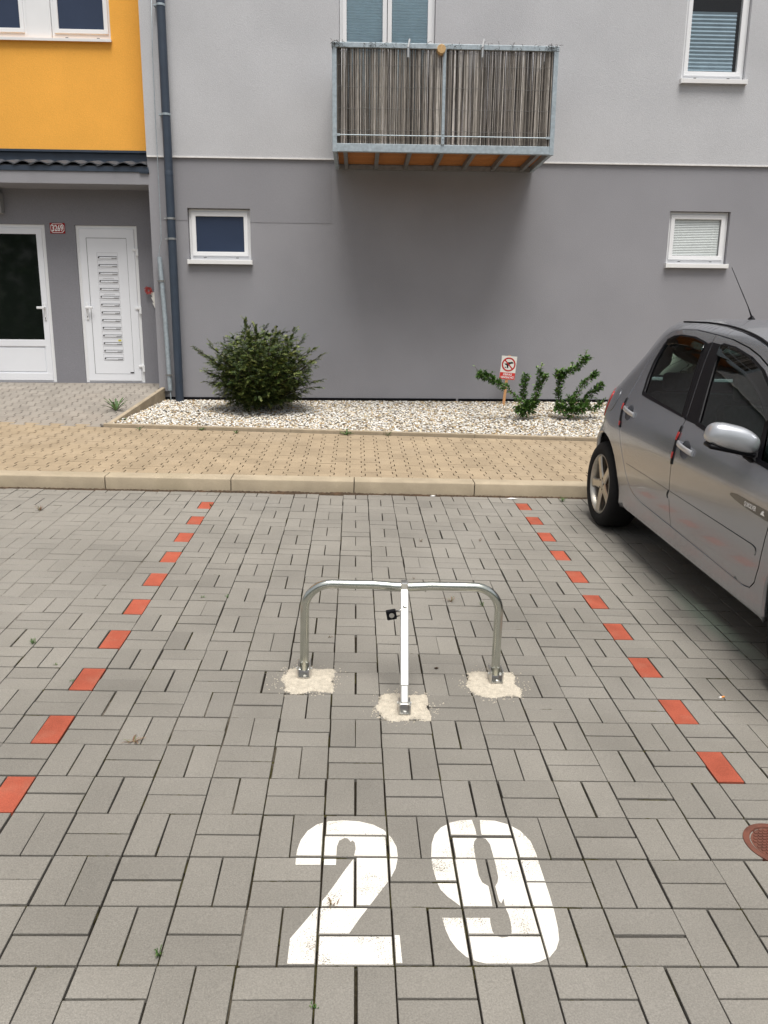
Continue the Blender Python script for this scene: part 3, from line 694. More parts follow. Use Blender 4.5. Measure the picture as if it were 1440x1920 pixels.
m = MB(); m.box(b-.040, b-.032, Yf-.0255, Yf-.022, 1.63, 1.655); bpart(m, 'keyhole', M_BLACK, d1)
m = MB(); frame_boxes(m, D2[0], D2[1], D2[2], D2[3], .05, Yf, Yf+.05, wb=.02)
d2 = bpart(m, 'door', M_PVC); d2['label'] = 'white mailbox door with fourteen letter slots'
a, b, c, d = D2[0]+.044, D2[1]-.044, D2[2]+.022, D2[3]-.042
m = MB(); m.box(a, b, Yf-.014, Yf+.03, c, d, bev=.005); m.cur = 1
p0, p1, q0, q1 = -2.884, -2.357, .912, 2.682
for (xa, xb, za, zb) in ((p0, p1, q1-.006, q1), (p0, p0+.006, q0, q1), (p0, p1, q0, q0+.003), (p1-.003, p1, q0, q1)): m.box(xa, xb, Yf-.0155, Yf-.012, za, zb)
bpart(m, 'leaf', [M_PVC2, mat('shadow_gap', (.16, .16, .17), .7)], d2)
m = MB(); lever(m, a+.042, 1.79, Yf-.014); bpart(m, 'handle', M_PVC, d2)
m = MB(); m.box(a+.037, a+.047, Yf-.0275, Yf-.024, 1.66, 1.68); bpart(m, 'keyhole', M_BLACK, d2)
m = MB(); m.box(p1-.05, p1-.003, Yf-.017, Yf-.013, q0+.012, q0+.026); bpart(m, 'door_tag', M_BLACK, d2)
for z in (2.52, 1.77, 1.0):
    m = MB(); m.box(b-.03, b+.05, Yf-.028, Yf, z, z+.032, bev=.004); m.box(b+.018, b+.05, Yf-.0275, Yf, z-.06, z+.005, bev=.004); bpart(m, 'hinge', M_PVC, d2)
M_SEAM = mat('seam_grey', (.38, .38, .39), .7); M_SLOT_DK = mat('slot_dark', (.05, .05, .055), .7); M_STICK = mat('yellow_sticker', (.62, .58, .03), .6)
for k in range(14):
    z = 2.432-k*.1012; xa, xb = -2.756, -2.489; m = MB()
    yy = Yf-.014
    m.box(xa+.035, xb-.012, yy-.007, yy, z-.012, z+.009, bev=.002)
    m.cur = 1; m.box(xa+.02, xb-.005, yy-.006, yy, z+.0095, z+.0165); m.box(xb-.075, xb-.010, yy-.0085, yy, z-.009, z-.004)  # dark bar above the flap is its shading, put in as colour
    m.lathe([(.0001, .008), (.009, .008), (.009, 0)], 10, Matrix.Translation((xa+.022, yy, z+.004)) @ Matrix.Rotation(PI/2, 4, 'X'))
    m.cur = 2; m.box(xa, xb+.004, yy-.0015, yy, z-.022, z-.0195); m.box(xa, xa+.002, yy-.0015, yy, z-.0195, z+.062); m.box(xb+.002, xb+.004, yy-.0015, yy, z-.0195, z+.062); m.box(xa, xb+.004, yy-.0015, yy, z+.062, z+.064)
    if k in (3, 5): m.box(xa+.06, xb-.06, yy-.0016, yy, z+.036, z+.040)
    m.cur = 3
    if k == 11: m.box(xb-.055, xb-.015, yy-.0025, yy, z+.030, z+.052)
    bpart(m, 'letter_slot', [M_PVC2, M_SLOT_DK, M_SEAM, M_STICK], d2)

# ---- things fixed to the walls
def wallM(x, z, Y): return Matrix.Translation((x, Y, z)) @ Matrix.Rotation(PI/2, 4, 'X')
pl = tag(empty('house_number_plate', (-3.2385, YD-.002, 2.794)), 'red enamel house number plate reading 3269 between the doors', 'sign')
m = MB(); m.box(-.098, .098, -.006, .0, -.066, .066, bev=.004); m.build('plate', M_PLATE, pl)
m = MB(); oc = lambda s: [(-.088+s+.026, -.057+s), (.088-s-.026, -.057+s), (.088-s, -.057+s+.026), (.088-s, .057-s-.026), (.088-s-.026, .057-s), (-.088+s+.026, .057-s), (-.088+s, .057-s-.026), (-.088+s, -.057+s+.026)]
A, B = oc(0), oc(.006); m.add([(x, -.0072, z) for x, z in A+B], [(k, (k+1) % 8, (k+1) % 8+8, k+8) for k in range(8)]); m.build('border', M_PRINTW, pl, recalc=False)
m = MB(); text_tris('3269', .105, Matrix.Translation((0, -.0074, -.003)) @ Matrix.Rotation(PI/2, 4, 'X'), m, bold=.0028, sx=.70); m.build('digits', M_PRINTW, pl, recalc=False)
lp = tag(empty('wall_lamp', (-4.0, YD-.01, 3.09)), 'grey louvred wall lamp above the entrance door, cut off by the left edge', 'lamp')
m = MB(); m.box(-.10, .10, -.03, .008, -.13, .13, bev=.01); m.box(.075, .10, -.11, -.03, -.13, .13, bev=.008); m.box(-.10, -.075, -.11, -.03, -.13, .13, bev=.008); m.build('housing', mat('lamp_grey', (.33, .33, .33), .5, metal=.3), lp)
for k in range(6):
    z = -.11+k*.043; m = MB(); m.box(-.08, .08, -.12, -.05, z, z+.014, bev=.003); m.build('louvre', MATS['lamp_grey'], lp)
m = MB(); m.lathe([(.0001, -.06), (.05, -.05), (.06, 0), (.05, .05), (.0001, .06)], 16, Matrix.Translation((0, -.06, -.02))); m.build('diffuser', M_PVC, lp, smooth=True)
# ornament half hidden by the pier
op = at(279, 545, 9.42); orn = tag(empty('wall_ornament', op), 'red flower and white zigzag ornament half hidden beside the mailbox door', 'ornament')
m = MB()
for k in range(16):
    an = 2*PI*k/16+random.uniform(-.1, .1); r_ = random.uniform(.04, .062); c, s = math.cos(an), math.sin(an); w = .010; yj = random.uniform(-.02, 0)
    m.add([(c*.012-s*w, yj, s*.012+c*w), (c*.012+s*w, yj-.004, s*.012-c*w), (c*r_+s*w*.6, yj-.01, s*r_-c*w*.6), (c*r_-s*w*.6, yj-.012, s*r_+c*w*.6)], [(0, 1, 2, 3)])
m.build('petals', mat('faded_red', (.33, .045, .04), .8, var=.4, vscale=40), orn, recalc=False)
m = MB(); za = [(.005, -.02), (.12, -.02), (.12, -.32), (.09, -.27), (.035, -.155), (.055, -.155), (.022, -.085), (.045, -.085)]
m.prism(za, lambda u, v, d: (u, d, v), .005, .015); m.build('zigzag_board', M_WHITE, orn)

PYp = WALL_Y-.10
pxt, pxb = at(300.5, 14, PYp), at(336.5, 720, PYp); pipX = (pxt.x+pxb.x)/2
dp = tag(empty('downpipe', (pipX, PYp, .58)), 'dark navy blue metal rainwater downpipe on the grey wall', 'downpipe')
m = MB(); m.lathe([(.052, 0), (.052, 9.4)], 20); m.lathe([(.0535, at(312, 325, PYp).z-.58-.03), (.0535, at(312, 325, PYp).z-.58+.02), (.052, at(312, 325, PYp).z-.58+.025)], 20); m.lathe([(.0535, .32), (.0535, .26), (.052, .255)], 20); m.build('pipe', M_NAVY, dp, smooth=40)
for y_ in (10, 215, 410, 448):
    z = at(310, y_, PYp).z-.58; m = MB(); m.lathe([(.0525, z-.012), (.056, z-.012), (.056, z+.012), (.0525, z+.012)], 20)
    m.box(-.085, -.05, -.012, .012, z-.008, z+.008); m.box(-.085, -.065, .0, .10, z-.006, z+.006); m.build('bracket', M_STEEL if y_ > 300 else M_GALV, dp)
cb = at(321, 742, WALL_Y-.07)
lc = tag(empty('lightning_conductor', cb), 'thin lightning conductor wire and zinc protective tube beside the downpipe', 'cable')
def rel(p): return Vector(p)-cb
wpts = [rel(at(283, -60, WALL_Y-.06)), rel(at(286, 100, WALL_Y-.06)), rel(at(291, 215, WALL_Y-.06)), rel(at(297, 330, WALL_Y-.06)), rel(at(301.5, 420, WALL_Y-.06)), rel(at(302.5, 452, WALL_Y-.07)), rel(at(299.5, 462, WALL_Y-.07)), rel(at(298, 478, WALL_Y-.07)), rel(at(299, 486, WALL_Y-.07))]
m = MB(); m.tube(wpts, .0045, 6); m.build('wire', M_GALV, lc, smooth=True)
m = MB(); m.tube([rel(at(299, 482, WALL_Y-.07)), rel(at(310, 600, WALL_Y-.07)), rel(at(319.5, 732, WALL_Y-.07))], .030, 12); m.build('protective_tube', M_GALV, lc, smooth=40)
for q in ((302.5, 527), (318, 703)):
    p = rel(at(*q, WALL_Y-.07)); m = MB(); m.lathe([(.031, -.012), (.038, -.012), (.038, .012), (.031, .012)], 14, Matrix.Translation(p)); m.box(p.x-.055, p.x-.03, p.y-.01, p.y+.07, p.z-.008, p.z+.008); m.box(p.x+.03, p.x+.05, p.y-.012, p.y+.012, p.z-.01, p.z+.01); m.build('clamp', M_GALV_DK, lc)
m = MB(); m.tube([rel(at(319.5, 728, WALL_Y-.07)), rel(at(321, 760, WALL_Y-.07))], .009, 8); m.build('rod', M_GALV, lc, smooth=True)

# ================================================================== BALCONY
bx0, bx1, by0, by1, bz = .415, 2.905, 7.90, UY-.004, 3.478
bal = tag(empty('balcony', (bx0, by0, bz)), 'galvanised steel balcony with wooden deck hanging over the gravel bed', 'balcony')
def balp(m, name, mt, **k):
    m.v = [(x-bx0, y-by0, z-bz) for x, y, z in m.v]; return m.build(name, mt, bal, **k)
ZT = 4.585
m = MB(); m.box(bx0+.02, bx1-.02, by0, by0+.05, bz+.004, bz+.088, bev=.003); balp(m, 'front_beam', M_GALV)
for xx in (bx0, bx1-.05):
    m = MB(); m.box(xx, xx+.05, by0-.004, by0+.046, bz-.002, ZT-.05, bev=.003); balp(m, 'post', M_GALV)
    m = MB(); m.box(xx+.003, xx+.047, by0+.05, by1, bz+.004, bz+.088, bev=.003); balp(m, 'side_beam', M_GALV)
    m = MB(); m.box(xx+.003, xx+.047, by0+.047, by1, ZT-.05, ZT, bev=.003); balp(m, 'side_rail', M_GALV)
    m = MB(); m.box(xx+.004, xx+.046, by1-.05, by1-.001, bz+.09, ZT-.051, bev=.003); balp(m, 'wall_post', M_GALV)
m = MB(); m.box(bx0-.006, bx1+.006, by0-.006, by0+.046, ZT-.05, ZT+.003, bev=.004); balp(m, 'top_rail', M_GALV)
xm = at(832, 180, by0).x
m = MB(); m.box(xm-.017, xm+.017, by0-.012, by0-.002, bz+.089, ZT-.051, bev=.002)
for q in (.06, .11, .96): m.lathe([(.0001, .006), (.008, .004), (.008, 0)], 8, Matrix.Translation((xm, by0-.012, bz+.09+q)) @ Matrix.Rotation(PI/2, 4, 'X'))
balp(m, 'middle_post', M_GALV)
zr = at(835, 256, by0).z
m = MB(); m.tube([(bx0+.05, by0-.006, zr), (bx1-.05, by0-.006, zr)], .006, 8); m.box(bx0+.05, bx0+.085, by0-.014, by0+.004, zr-.012, zr+.012); m.box(bx1-.095, bx1-.05, by0-.014, by0+.004, zr-.012, zr+.012); balp(m, 'lower_rod', M_GALV)
for k in range(7):
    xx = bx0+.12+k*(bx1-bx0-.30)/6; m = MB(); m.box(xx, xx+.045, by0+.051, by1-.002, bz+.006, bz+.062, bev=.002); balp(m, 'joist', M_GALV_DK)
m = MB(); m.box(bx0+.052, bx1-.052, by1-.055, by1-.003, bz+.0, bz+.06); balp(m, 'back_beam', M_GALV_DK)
y = by0+.055; k = 0
while y < by1-.06:
    m = MB(); m.box(bx0+.052, bx1-.052, y, y+.088, bz+.064, bz+.086, rnd=random.random()); balp(m, 'deck_board', M_WOOD, rnd=True); y += .096
# reed screen tied inside the rails
rs = tag(empty('reed_screen', (bx0, by0, bz+.09)), 'weathered grey brown reed screen tied around the balcony railing', 'screen')
m = MB(); wire = MB()
def reed(x, y, z0, z1, r):
    k = 3; pts = []; dx, dy = random.gauss(0, .004), random.gauss(0, .002)
    for q in range(k+1):
        t = q/k; pts.append((x+dx*(t-.5)+random.gauss(0, .0012), y+dy*(t-.5), z0+(z1-z0)*t))
    m.tube(pts, r, 5, cap=False, rnd=min(1, max(0, random.gauss(.47, .30))), radii=[r, r, r*.95, r*.8])
x = .055
while x < bx1-bx0-.055:
    reed(x, .014+random.uniform(-.002, .002), -.01+random.uniform(0, .02), 1.0+random.gauss(-.015, .012), random.uniform(.0026, .0048)); x += random.choice([.006, .007, .008, .010, .013])
x = .055
while x < bx1-bx0-.055: reed(x, .026, -.01, 1.0+random.gauss(-.02, .015), random.uniform(.003, .005)); x += random.uniform(.006, .010)
for sx in (.056, bx1-bx0-.058):
    y = .05
    while y < 1.0: reed(sx+random.uniform(-.003, .003), y, 0, .98+random.gauss(0, .015), random.uniform(.003, .005)); y += random.uniform(.007, .011)
rd = m.build('reeds', M_REED, rs, rnd=True, smooth=True, recalc=False); rd['kind'] = 'stuff'
m = MB()
for z in (.14, .36, .58, .80, .93):
    m.tube([(.055+t*(bx1-bx0-.11)/40, .0085, z+random.gauss(0, .004)) for t in range(41)], .0012, 4)
m.build('binding_wire', M_GALV_DK, rs)
m = MB()
for k in range(150):                   # frayed ends and ties along the rail
    x = random.choice([random.uniform(0, .12), random.uniform(bx1-bx0-.14, bx1-bx0), random.uniform(.1, bx1-bx0-.1), random.uniform(.1, bx1-bx0-.1)])
    z = ZT-bz-.09+random.uniform(-.06, .01); y = -.012; a = random.uniform(0, 2*PI); L_ = random.uniform(.02, .05)
    m.tube([(x, y, z), (x+math.cos(a)*L_*.5, y-.012, z+math.sin(a)*L_*.4+.006), (x+math.cos(a)*L_, y-.01, z+math.sin(a)*L_*.8)], .0018, 4, radii=[.0022, .002, .0008])
tag(m.build('frayed_ends', M_REEDBACK, rs), kind='stuff')
lg = at(828, 91, by0-.06); log = tag(empty('log_piece', lg), 'round cut end of a log on the balcony rail', 'log')
m = MB(); m.lathe([(.0001, 0), (.044, 0), (.047, .003), (.048, .16), (.0001, .16)], 20, Matrix.Rotation(-PI/2, 4, 'X')); m.build('log', M_LOG, log, smooth=40)
for px_, lab in ((765, 'left bent metal strap hook on the balcony rail'), (904, 'right bent metal strap hook on the balcony rail')):
    p = at(px_, 108, by0-.02); hk = tag(empty('strap_hook', p), lab, 'hook', 'strap hooks on the balcony rail')
    m = MB(); t_ = at(px_, 72, by0-.02).z-p.z; w = .014
    prof = [(0, 0), (0, t_*.55), (.025, t_*.98), (.03, t_*.94), (.008, t_*.55), (.008, 0)]
    m.prism(prof, lambda u, v, d: (d+u*.6, -.012+u*.4, v), -w*.6, w*.6); m.box(-w, w, -.012, .07, t_*.50, t_*.50+.005); m.build('strap', M_STEEL, hk)
# ================================================================== PARKING BARRIER
bar = tag(empty('parking_barrier', (.894, 1.56, 0), GM), 'shiny zinc plated fold down hoop barrier standing in the parking bay', 'barrier')
HX, HH, RB = .421, .436, .115
def arc(cx, cz, a0, a1, n=10): return [(cx+RB*math.cos(R(a0+(a1-a0)*k/n)), 0, cz+RB*math.sin(R(a0+(a1-a0)*k/n))) for k in range(n+1)]
pts = [(-HX, .008, .03), (-HX, .004, .16)] + arc(-HX+RB, HH-RB, 180, 90) + [(-.12, 0, HH), (-.03, 0, HH-.006), (.03, 0, HH-.006), (.12, 0, HH)] + arc(HX-RB, HH-RB, 90, 0) + [(HX+.002, -.004, .16), (HX+.004, -.012, .03)]
m = MB(); m.tube(pts, .0195, 18); m.build('hoop', M_HOOP, bar, smooth=60)
for x, y in ((-HX, .008), (HX+.004, -.012)):
    m = MB()
    for s in (-1, 1): m.box(x+s*.0255-.003, x+s*.0255+.003, y-.045, y+.03, -.004, .062, bev=.002)
    m.box(x-.027, x+.027, y-.045, y+.03, .0085, .0125); m.cur = 1
    m.lathe([(.0001, .008), (.009, .006), (.009, 0)], 8, Matrix.Translation((x+.004, y-.034, .0125)))
    m.tube([(x-.034, y-.005, .034), (x+.034, y-.005, .034)], .006, 8); m.build('hinge_bracket', [M_STEEL, M_CHROME], bar)
A, B = Vector((.004, -.006, HH-.012)), Vector((.004, -.292, .035)); d = (B-A).normalized()
Q = Matrix.Translation(A) @ Matrix((Vector((1, 0, 0)), d.cross(Vector((1, 0, 0))).normalized(), d)).transposed().to_4x4(); LS = (B-A).length
m = MB(); m.box(-.0175, .0175, -.0175, .0175, .012, LS*.86, M=Q, bev=.004); strut = m.build('strut', M_CHROME, bar)
m = MB(); m.box(-.0155, .0155, -.0155, .0155, LS*.84, LS, M=Q, bev=.004); m.build('strut_foot', M_CHROME, strut)
m = MB(); m.lathe([(.0001, .0085), (.006, .0085), (.009, .004), (.009, 0)], 12, Q @ Matrix.Translation((.002, .0175, .082)) @ Matrix.Rotation(-PI/2, 4, 'X')); m.build('bolt', M_STEEL, strut)
m = MB(); m.box(-.0155, .0155, -.021, .024, HH-.026, HH+.018, bev=.004); m.v = [(x+.004, y, z) for x, y, z in m.v]; m.build('clamp', M_CHROME, bar)
m = MB()
for s in (-1, 1): m.box(.004+s*.021-.003, .004+s*.021+.003, -.335, -.265, -.004, .05, bev=.002)
m.box(.004-.022, .004+.022, -.335, -.265, .0085, .0125); m.cur = 1; m.lathe([(.0001, .008), (.009, .006), (.009, 0)], 8, Matrix.Translation((.006, -.322, .0125))); m.tube([(-.025, -.288, .035), (.033, -.288, .035)], .006, 8)
m.build('foot_bracket', [M_STEEL, M_CHROME], bar)
pk = Q @ Vector((-.052, .004, .115)); lk = tag(empty('padlock', GM @ Vector((.894+pk.x, 1.56+pk.y, pk.z))), 'small black padlock hooked through the barrier strut', 'padlock')
lk.matrix_world = GM @ Matrix.Translation((.894+pk.x, 1.56+pk.y, pk.z)) @ Matrix.Rotation(R(-12), 4, 'Y')
m = MB(); m.box(-.024, .018, -.011, .011, -.021, .021, bev=.004); m.build('body', M_BLACK, lk)
m = MB(); m.lathe([(.0001, .0005), (.011, .0005), (.011, 0)], 16, Matrix.Translation((-.002, -.0115, 0)) @ Matrix.Rotation(PI/2, 4, 'X')); m.build('badge', M_STEEL, lk)
m = MB(); m.tube([(.015, 0, -.012), (.045, 0, -.012), (.054, 0, -.006), (.054, 0, .006), (.045, 0, .012), (.015, 0, .012)], .0032, 8); m.build('shackle', M_STEEL, lk, smooth=True)
# sandy mortar around the three feet
for (x0, x1, y0, y1, lab) in ((.378, .610, 1.408, 1.640, 'sandy mortar patch round the left foot of the barrier'), (.785, 1.008, 1.193, 1.412, 'sandy mortar patch round the strut foot of the barrier'), (1.188, 1.418, 1.390, 1.628, 'sandy mortar patch round the right foot of the barrier')):
    o = tag(empty('mortar_patch', ((x0+x1)/2, (y0+y1)/2, 0), GM), lab, 'mortar', 'mortar patches round the barrier feet')
    n = 34; vs = []; hx, hy = (x1-x0)/2, (y1-y0)/2
    for a in range(n+1):
        for b in range(n+1):
            u, v = a/n*2-1, b/n*2-1; e = max(abs(u), abs(v)); q = 1+.10*math.sin(5*math.atan2(v, u)+x0*30)*e**3+random.gauss(0, .025)*e
            corner = 1-.10*(abs(u*v))**2
            edge = 1-min(1, max(0, (e-.86)/.14)); edge *= (.4 if random.random() < .25 and e > .8 else 1)
            vs.append((u*hx*q*corner, v*hy*q*corner, -.003+.0085*edge+random.uniform(-.0012, .0018)*edge))
    m = MB().add(vs, [(a*(n+1)+b, (a+1)*(n+1)+b, (a+1)*(n+1)+b+1, a*(n+1)+b+1) for a in range(n) for b in range(n)]); m.build('mortar', M_MORTAR, o, smooth=True, recalc=False)
    # crumbs
    m = MB()
    for k in range(170):
        an = random.uniform(0, 2*PI); rr = random.uniform(.85, 1.15+.35*random.random()**2); x, y = math.cos(an)*hx*rr*1.1, math.sin(an)*hy*rr*1.1; s = random.uniform(.001, .0032)
        m.add([(x-s, y-s, 0), (x+s, y-s, 0), (x+s, y+s, 0), (x-s, y+s, 0), (x, y, s*1.4)], [(0, 1, 4), (1, 2, 4), (2, 3, 4), (3, 0, 4)])
    tag(m.build('crumbs', M_MORTAR, o), kind='stuff')

# ================================================================== PLANTS
def unit(a): return a/np.maximum(1e-9, np.linalg.norm(a, axis=-1, keepdims=True))
yb = Vector((-.48, 8.13, bed_z(-.48, 8.13)-.005))
yew = tag(empty('yew_bush', yb), 'dense dark green rounded yew bush in the gravel by the downpipe', 'bush')
tips = []
for k in range(175):
    an = 2.39996*k; el = math.asin(-.86+1.86*((k+.5)/175)); rr = random.uniform(.86, 1.07)
    tips.append(Vector((.60*rr*math.cos(an)*math.cos(el), .56*rr*math.sin(an)*math.cos(el), max(.09, .50+.47*rr*math.sin(el)))))
for q, Yq in (((363, 651), 8.0), ((378, 660), 7.9), ((392, 645), 8.05), ((457, 598), 8.1), ((466, 612), 8.0), ((497, 614), 8.15), ((553, 617), 8.05), ((570, 632), 8.1), ((590, 652), 8.0), ((607, 664), 8.1), ((603, 712), 8.0), ((598, 726), 7.9), ((384, 697), 7.95), ((386, 716), 7.9), ((478, 610), 8.1), ((520, 622), 8.0)):
    tips.append(at(*q, Yq)-yb)
core = Vector((0, 0, .10)); O_, D_, Ln = [], [], []
st = MB()
for ti, tp in enumerate(tips):
    stray = ti >= 175
    bs = core+Vector((tp.x*.12, tp.y*.12, 0)); mid = bs.lerp(tp, .55)+Vector((0, 0, .05 if tp.z > .3 else -.01))
    P = [bs, bs.lerp(mid, .5), mid, mid.lerp(tp, .5)+Vector((0, 0, .02)), tp]
    st.tube(P, .006, 5, radii=[.009, .007, .005, .0035, .0015])
    n = 18 if stray else 44
    for k in range(n):
        t = (.62+.38*(k/n)) if stray else 1-.75*random.random()**1.2
        a = bs.lerp(mid, t/.55) if t < .55 else mid.lerp(tp, (t-.55)/.45)
        dr = (tp-mid).normalized(); lat = Vector((random.gauss(0, 1), random.gauss(0, 1), random.gauss(0, .28))).normalized()
        ds = (dr*(1.6 if stray else .55)+lat*(.7 if stray else .95)+Vector((0, 0, .05 if tp.z > .5 else -.12))).normalized()
        off = lat*random.uniform(0, .012 if stray else .075); O_.append(a+off); D_.append(ds); Ln.append(random.uniform(.05, .09) if stray else random.uniform(.05, .095))
st.build('stems', M_TWIG, yew, recalc=False)
O_ = np.array([v[:] for v in O_]); D_ = np.array([v[:] for v in D_]); Ln = np.array(Ln); NSp = len(O_); NP = 10
up = unit(np.array([0, 0, 1.])+RNG.normal(0, .25, (NSp, 3))); S_ = unit(np.cross(D_, up)); Un = np.cross(S_, D_)
tt = (np.arange(NP)+.5)/NP
Vv = []; rr_ = []
srnd = np.clip(RNG.normal(.42, .24, NSp), 0, 1)
for sgn in (-1, 1):
    base_ = O_[:, None]+D_[:, None]*(tt[None, :, None]*Ln[:, None, None])-Un[:, None]*(tt[None, :, None]**2*.02)
    nl = (.024*(1-.45*tt))[None, :, None]*RNG.uniform(.8, 1.2, (NSp, NP, 1))
    ndir = unit(sgn*S_[:, None]*.85+D_[:, None]*.55+Un[:, None]*RNG.normal(.12, .22, (NSp, NP, 1)))
    tip = base_+ndir*nl; w = D_[:, None]*.0032
    Vv.append(np.stack([base_-w, base_+w, tip+w*.7, tip-w*.7], 2).reshape(-1, 3)); rr_.append(np.clip(srnd[:, None]+RNG.normal(0, .1, (NSp, NP))+.30*(tt[None]>.7), 0, 1).ravel())
Vv = np.concatenate(Vv); nq = len(Vv)//4
tag(raw_mesh('crown', Vv, np.arange(nq*4).reshape(-1, 4), M_YEW, np.concatenate(rr_), parent=yew), kind='stuff')

def leaf_geo(m, p, d, up, L_, w, rnd):
    s = d.cross(up)
    if s.length < 1e-3: s = d.cross(Vector((1, 0, .2)))
    s.normalize(); n = s.cross(d).normalized()
    m.add([p, p+d*L_*.45+s*w+n*w*.35, p+d*L_+n*-w*.2, p+d*L_*.45-s*w+n*w*.35, p+d*L_*.5], [(0, 1, 4), (1, 2, 4), (2, 3, 4), (3, 0, 4)], rnd)
def shrub(name, root_px, Y0, stems, label):
    r0_ = at(*root_px, Y0); r0_.z = bed_z(r0_.x, r0_.y)-.003; o = tag(empty(name, r0_), label, 'shrub', 'small shrubs in the gravel by the sign')
    st = MB(); lf = MB()
    for pts, dens, wd in stems:
        P = [at(x, y, Y0+dy)-r0_ for x, y, dy in pts]
        F_ = [];
        for a, b in zip(P[:-1], P[1:]):
            for k in range(6): F_.append(a.lerp(b, k/6)+Vector((random.gauss(0, .004), random.gauss(0, .006), random.gauss(0, .004))))
        F_.append(P[-1]); st.tube(F_, .004, 5, radii=[.0065-.005*k/len(F_) for k in range(len(F_))])
        for k in range(int(dens*2.6)):
            u = (len(F_)-1.001)*(1-random.random()**1.15*.93); i = int(u); p = F_[i].lerp(F_[i+1], u-i); ax = (F_[i+1]-F_[i]).normalized()
            an = random.uniform(0, 2*PI); e1 = ax.cross(Vector((.3, .8, .5))).normalized(); e2 = ax.cross(e1)
            out = e1*math.cos(an)+e2*math.sin(an); dd = (out+ax*random.uniform(.2, 1.0)).normalized()
            leaf_geo(lf, p+out*random.uniform(0, wd*1.15), dd, Vector((random.gauss(0, .3), random.gauss(-.2, .3), 1)).normalized(), random.uniform(.028, .048), random.uniform(.009, .014), min(1, max(0, random.gauss(.5, .25))))
    for k in range(26):                # short side twigs break the outline
        pts, dens, wd = random.choice(stems); i = random.randrange(1, len(pts)); x, y, dy = pts[i]
        p0 = at(x, y, Y0+dy)-r0_; dv = Vector((random.gauss(0, .6), random.gauss(-.1, .5), abs(random.gauss(.6, .4)))).normalized(); p1 = p0+dv*random.uniform(.05, .13)
        st.tube([p0, p0.lerp(p1, .5)+Vector((0, 0, .006)), p1], .002, 4, radii=[.0025, .002, .001])
        for q in range(random.randint(8, 20)):
            t_ = random.random(); out = Vector((random.gauss(0, 1), random.gauss(0, 1), random.gauss(0, .7))).normalized()
            leaf_geo(lf, p0.lerp(p1, t_), (out+dv*.7).normalized(), Vector((random.gauss(0, .3), random.gauss(-.2, .3), 1)).normalized(), random.uniform(.022, .045), random.uniform(.007, .013), min(1, max(0, random.gauss(.6, .25))))
    st.build('stem', M_TWIG, o, recalc=False); tag(lf.build('foliage', M_SHRUB, o, rnd=True, recalc=False), kind='stuff')
shrub('leafy_shrub', (988, 776), 7.85, [
    ([(985, 775, 0), (972, 750, -.05), (955, 731, -.1), (930, 717, -.12), (897, 701, -.15)], 60, .012), ([(955, 731, -.1), (930, 716, -.12), (912, 706, -.14), (898, 702, -.15)], 150, .034),
    ([(985, 776, 0), (980, 745, .05), (983, 722, .05), (987, 703, .03)], 150, .034), ([(992, 775, 0), (1003, 745, -.03), (1010, 722, 0), (1013, 698, 0)], 120, .030), ([(1003, 745, 0), (1020, 715, 0), (1026, 703, 0)], 40, .014),
    ([(984, 778, 0), (975, 772, -.06), (970, 768, -.08)], 60, .03), ([(992, 777, .05), (1000, 762, .05), (1004, 752, .02)], 90, .04), ([(985, 777, -.04), (988, 765, -.05), (990, 752, -.04)], 130, .05)],
    'lower leafy shrub beside the sign, with one branch leaning left across the stake')
shrub('leafy_shrub', (1072, 774), 7.92, [
    ([(1062, 774, 0), (1045, 742, .03), (1050, 715, .03), (1056, 697, .03)], 190, .034), ([(1050, 715, 0), (1066, 697, 0), (1080, 692, 0), (1096, 676, -.02), (1103, 670, -.02)], 130, .028),
    ([(1040, 708, 0), (1050, 700, 0)], 40, .03), ([(1072, 775, 0), (1080, 745, -.03), (1092, 722, -.04), (1112, 706, -.05), (1118, 699, -.05)], 150, .026),
    ([(1076, 775, 0), (1095, 752, .02), (1112, 735, 0), (1130, 721, -.02)], 170, .030), ([(1072, 776, -.03), (1055, 768, -.05), (1042, 762, -.05)], 120, .045), ([(1074, 777, -.04), (1090, 768, -.05), (1104, 760, -.04)], 130, .045), ([(1072, 776, -.05), (1072, 760, -.06), (1070, 745, -.05)], 120, .05), ([(1100, 770, 0), (1118, 765, 0), (1126, 757, 0)], 50, .025)],
    'taller spreading leafy shrub next to the rear of the car')

# ---- warning sign on a stake
sg = at(944.5, 751, 8.80); sg.z = bed_z(sg.x, 8.80); sign = tag(empty('dog_sign', sg), 'small red and white no dog fouling sign on a wooden stake', 'sign')
sign.matrix_world = Matrix.Translation(sg) @ Matrix.Rotation(R(4.2), 4, 'Y') @ Matrix.Rotation(R(3), 4, 'X')
hb = .335; W_, H_ = .100, .300
m = MB(); m.box(-.017, .017, 0, .014, -.08, hb+H_+.008); m.build('stake', M_STAKE, sign)
m = MB(); m.box(-W_, W_, -.006, -.0005, hb, hb+H_, bev=.001); m.build('board', M_WHITE, sign)
def SP(u, v, d): return (u, -.0064-d, hb+v)
m = MB(); m.add([SP(-W_+.001, .001, 0), SP(W_-.001, .001, 0), SP(W_-.001, .088, 0), SP(-W_+.001, .088, 0)], [(0, 1, 2, 3)]); m.build('red_panel', M_SIGNRED2, sign, recalc=False)
C_ = .193; m = MB(); n = 48; ro, ri = .090, .072
m.add([SP(math.cos(2*PI*k/n)*r_, C_+math.sin(2*PI*k/n)*r_, .0006) for r_ in (ro, ri) for k in range(n)], [(k, (k+1) % n, (k+1) % n+n, k+n) for k in range(n)])
s45 = math.sqrt(.5)
m.add([SP(x*s45+y*s45, C_-x*s45+y*s45, .0006) for x, y in ((-.075, -.008), (.075, -.008), (.075, .008), (-.075, .008))], [(0, 1, 2, 3)]); m.build('prohibition_ring', M_SIGNRED, sign, recalc=False)
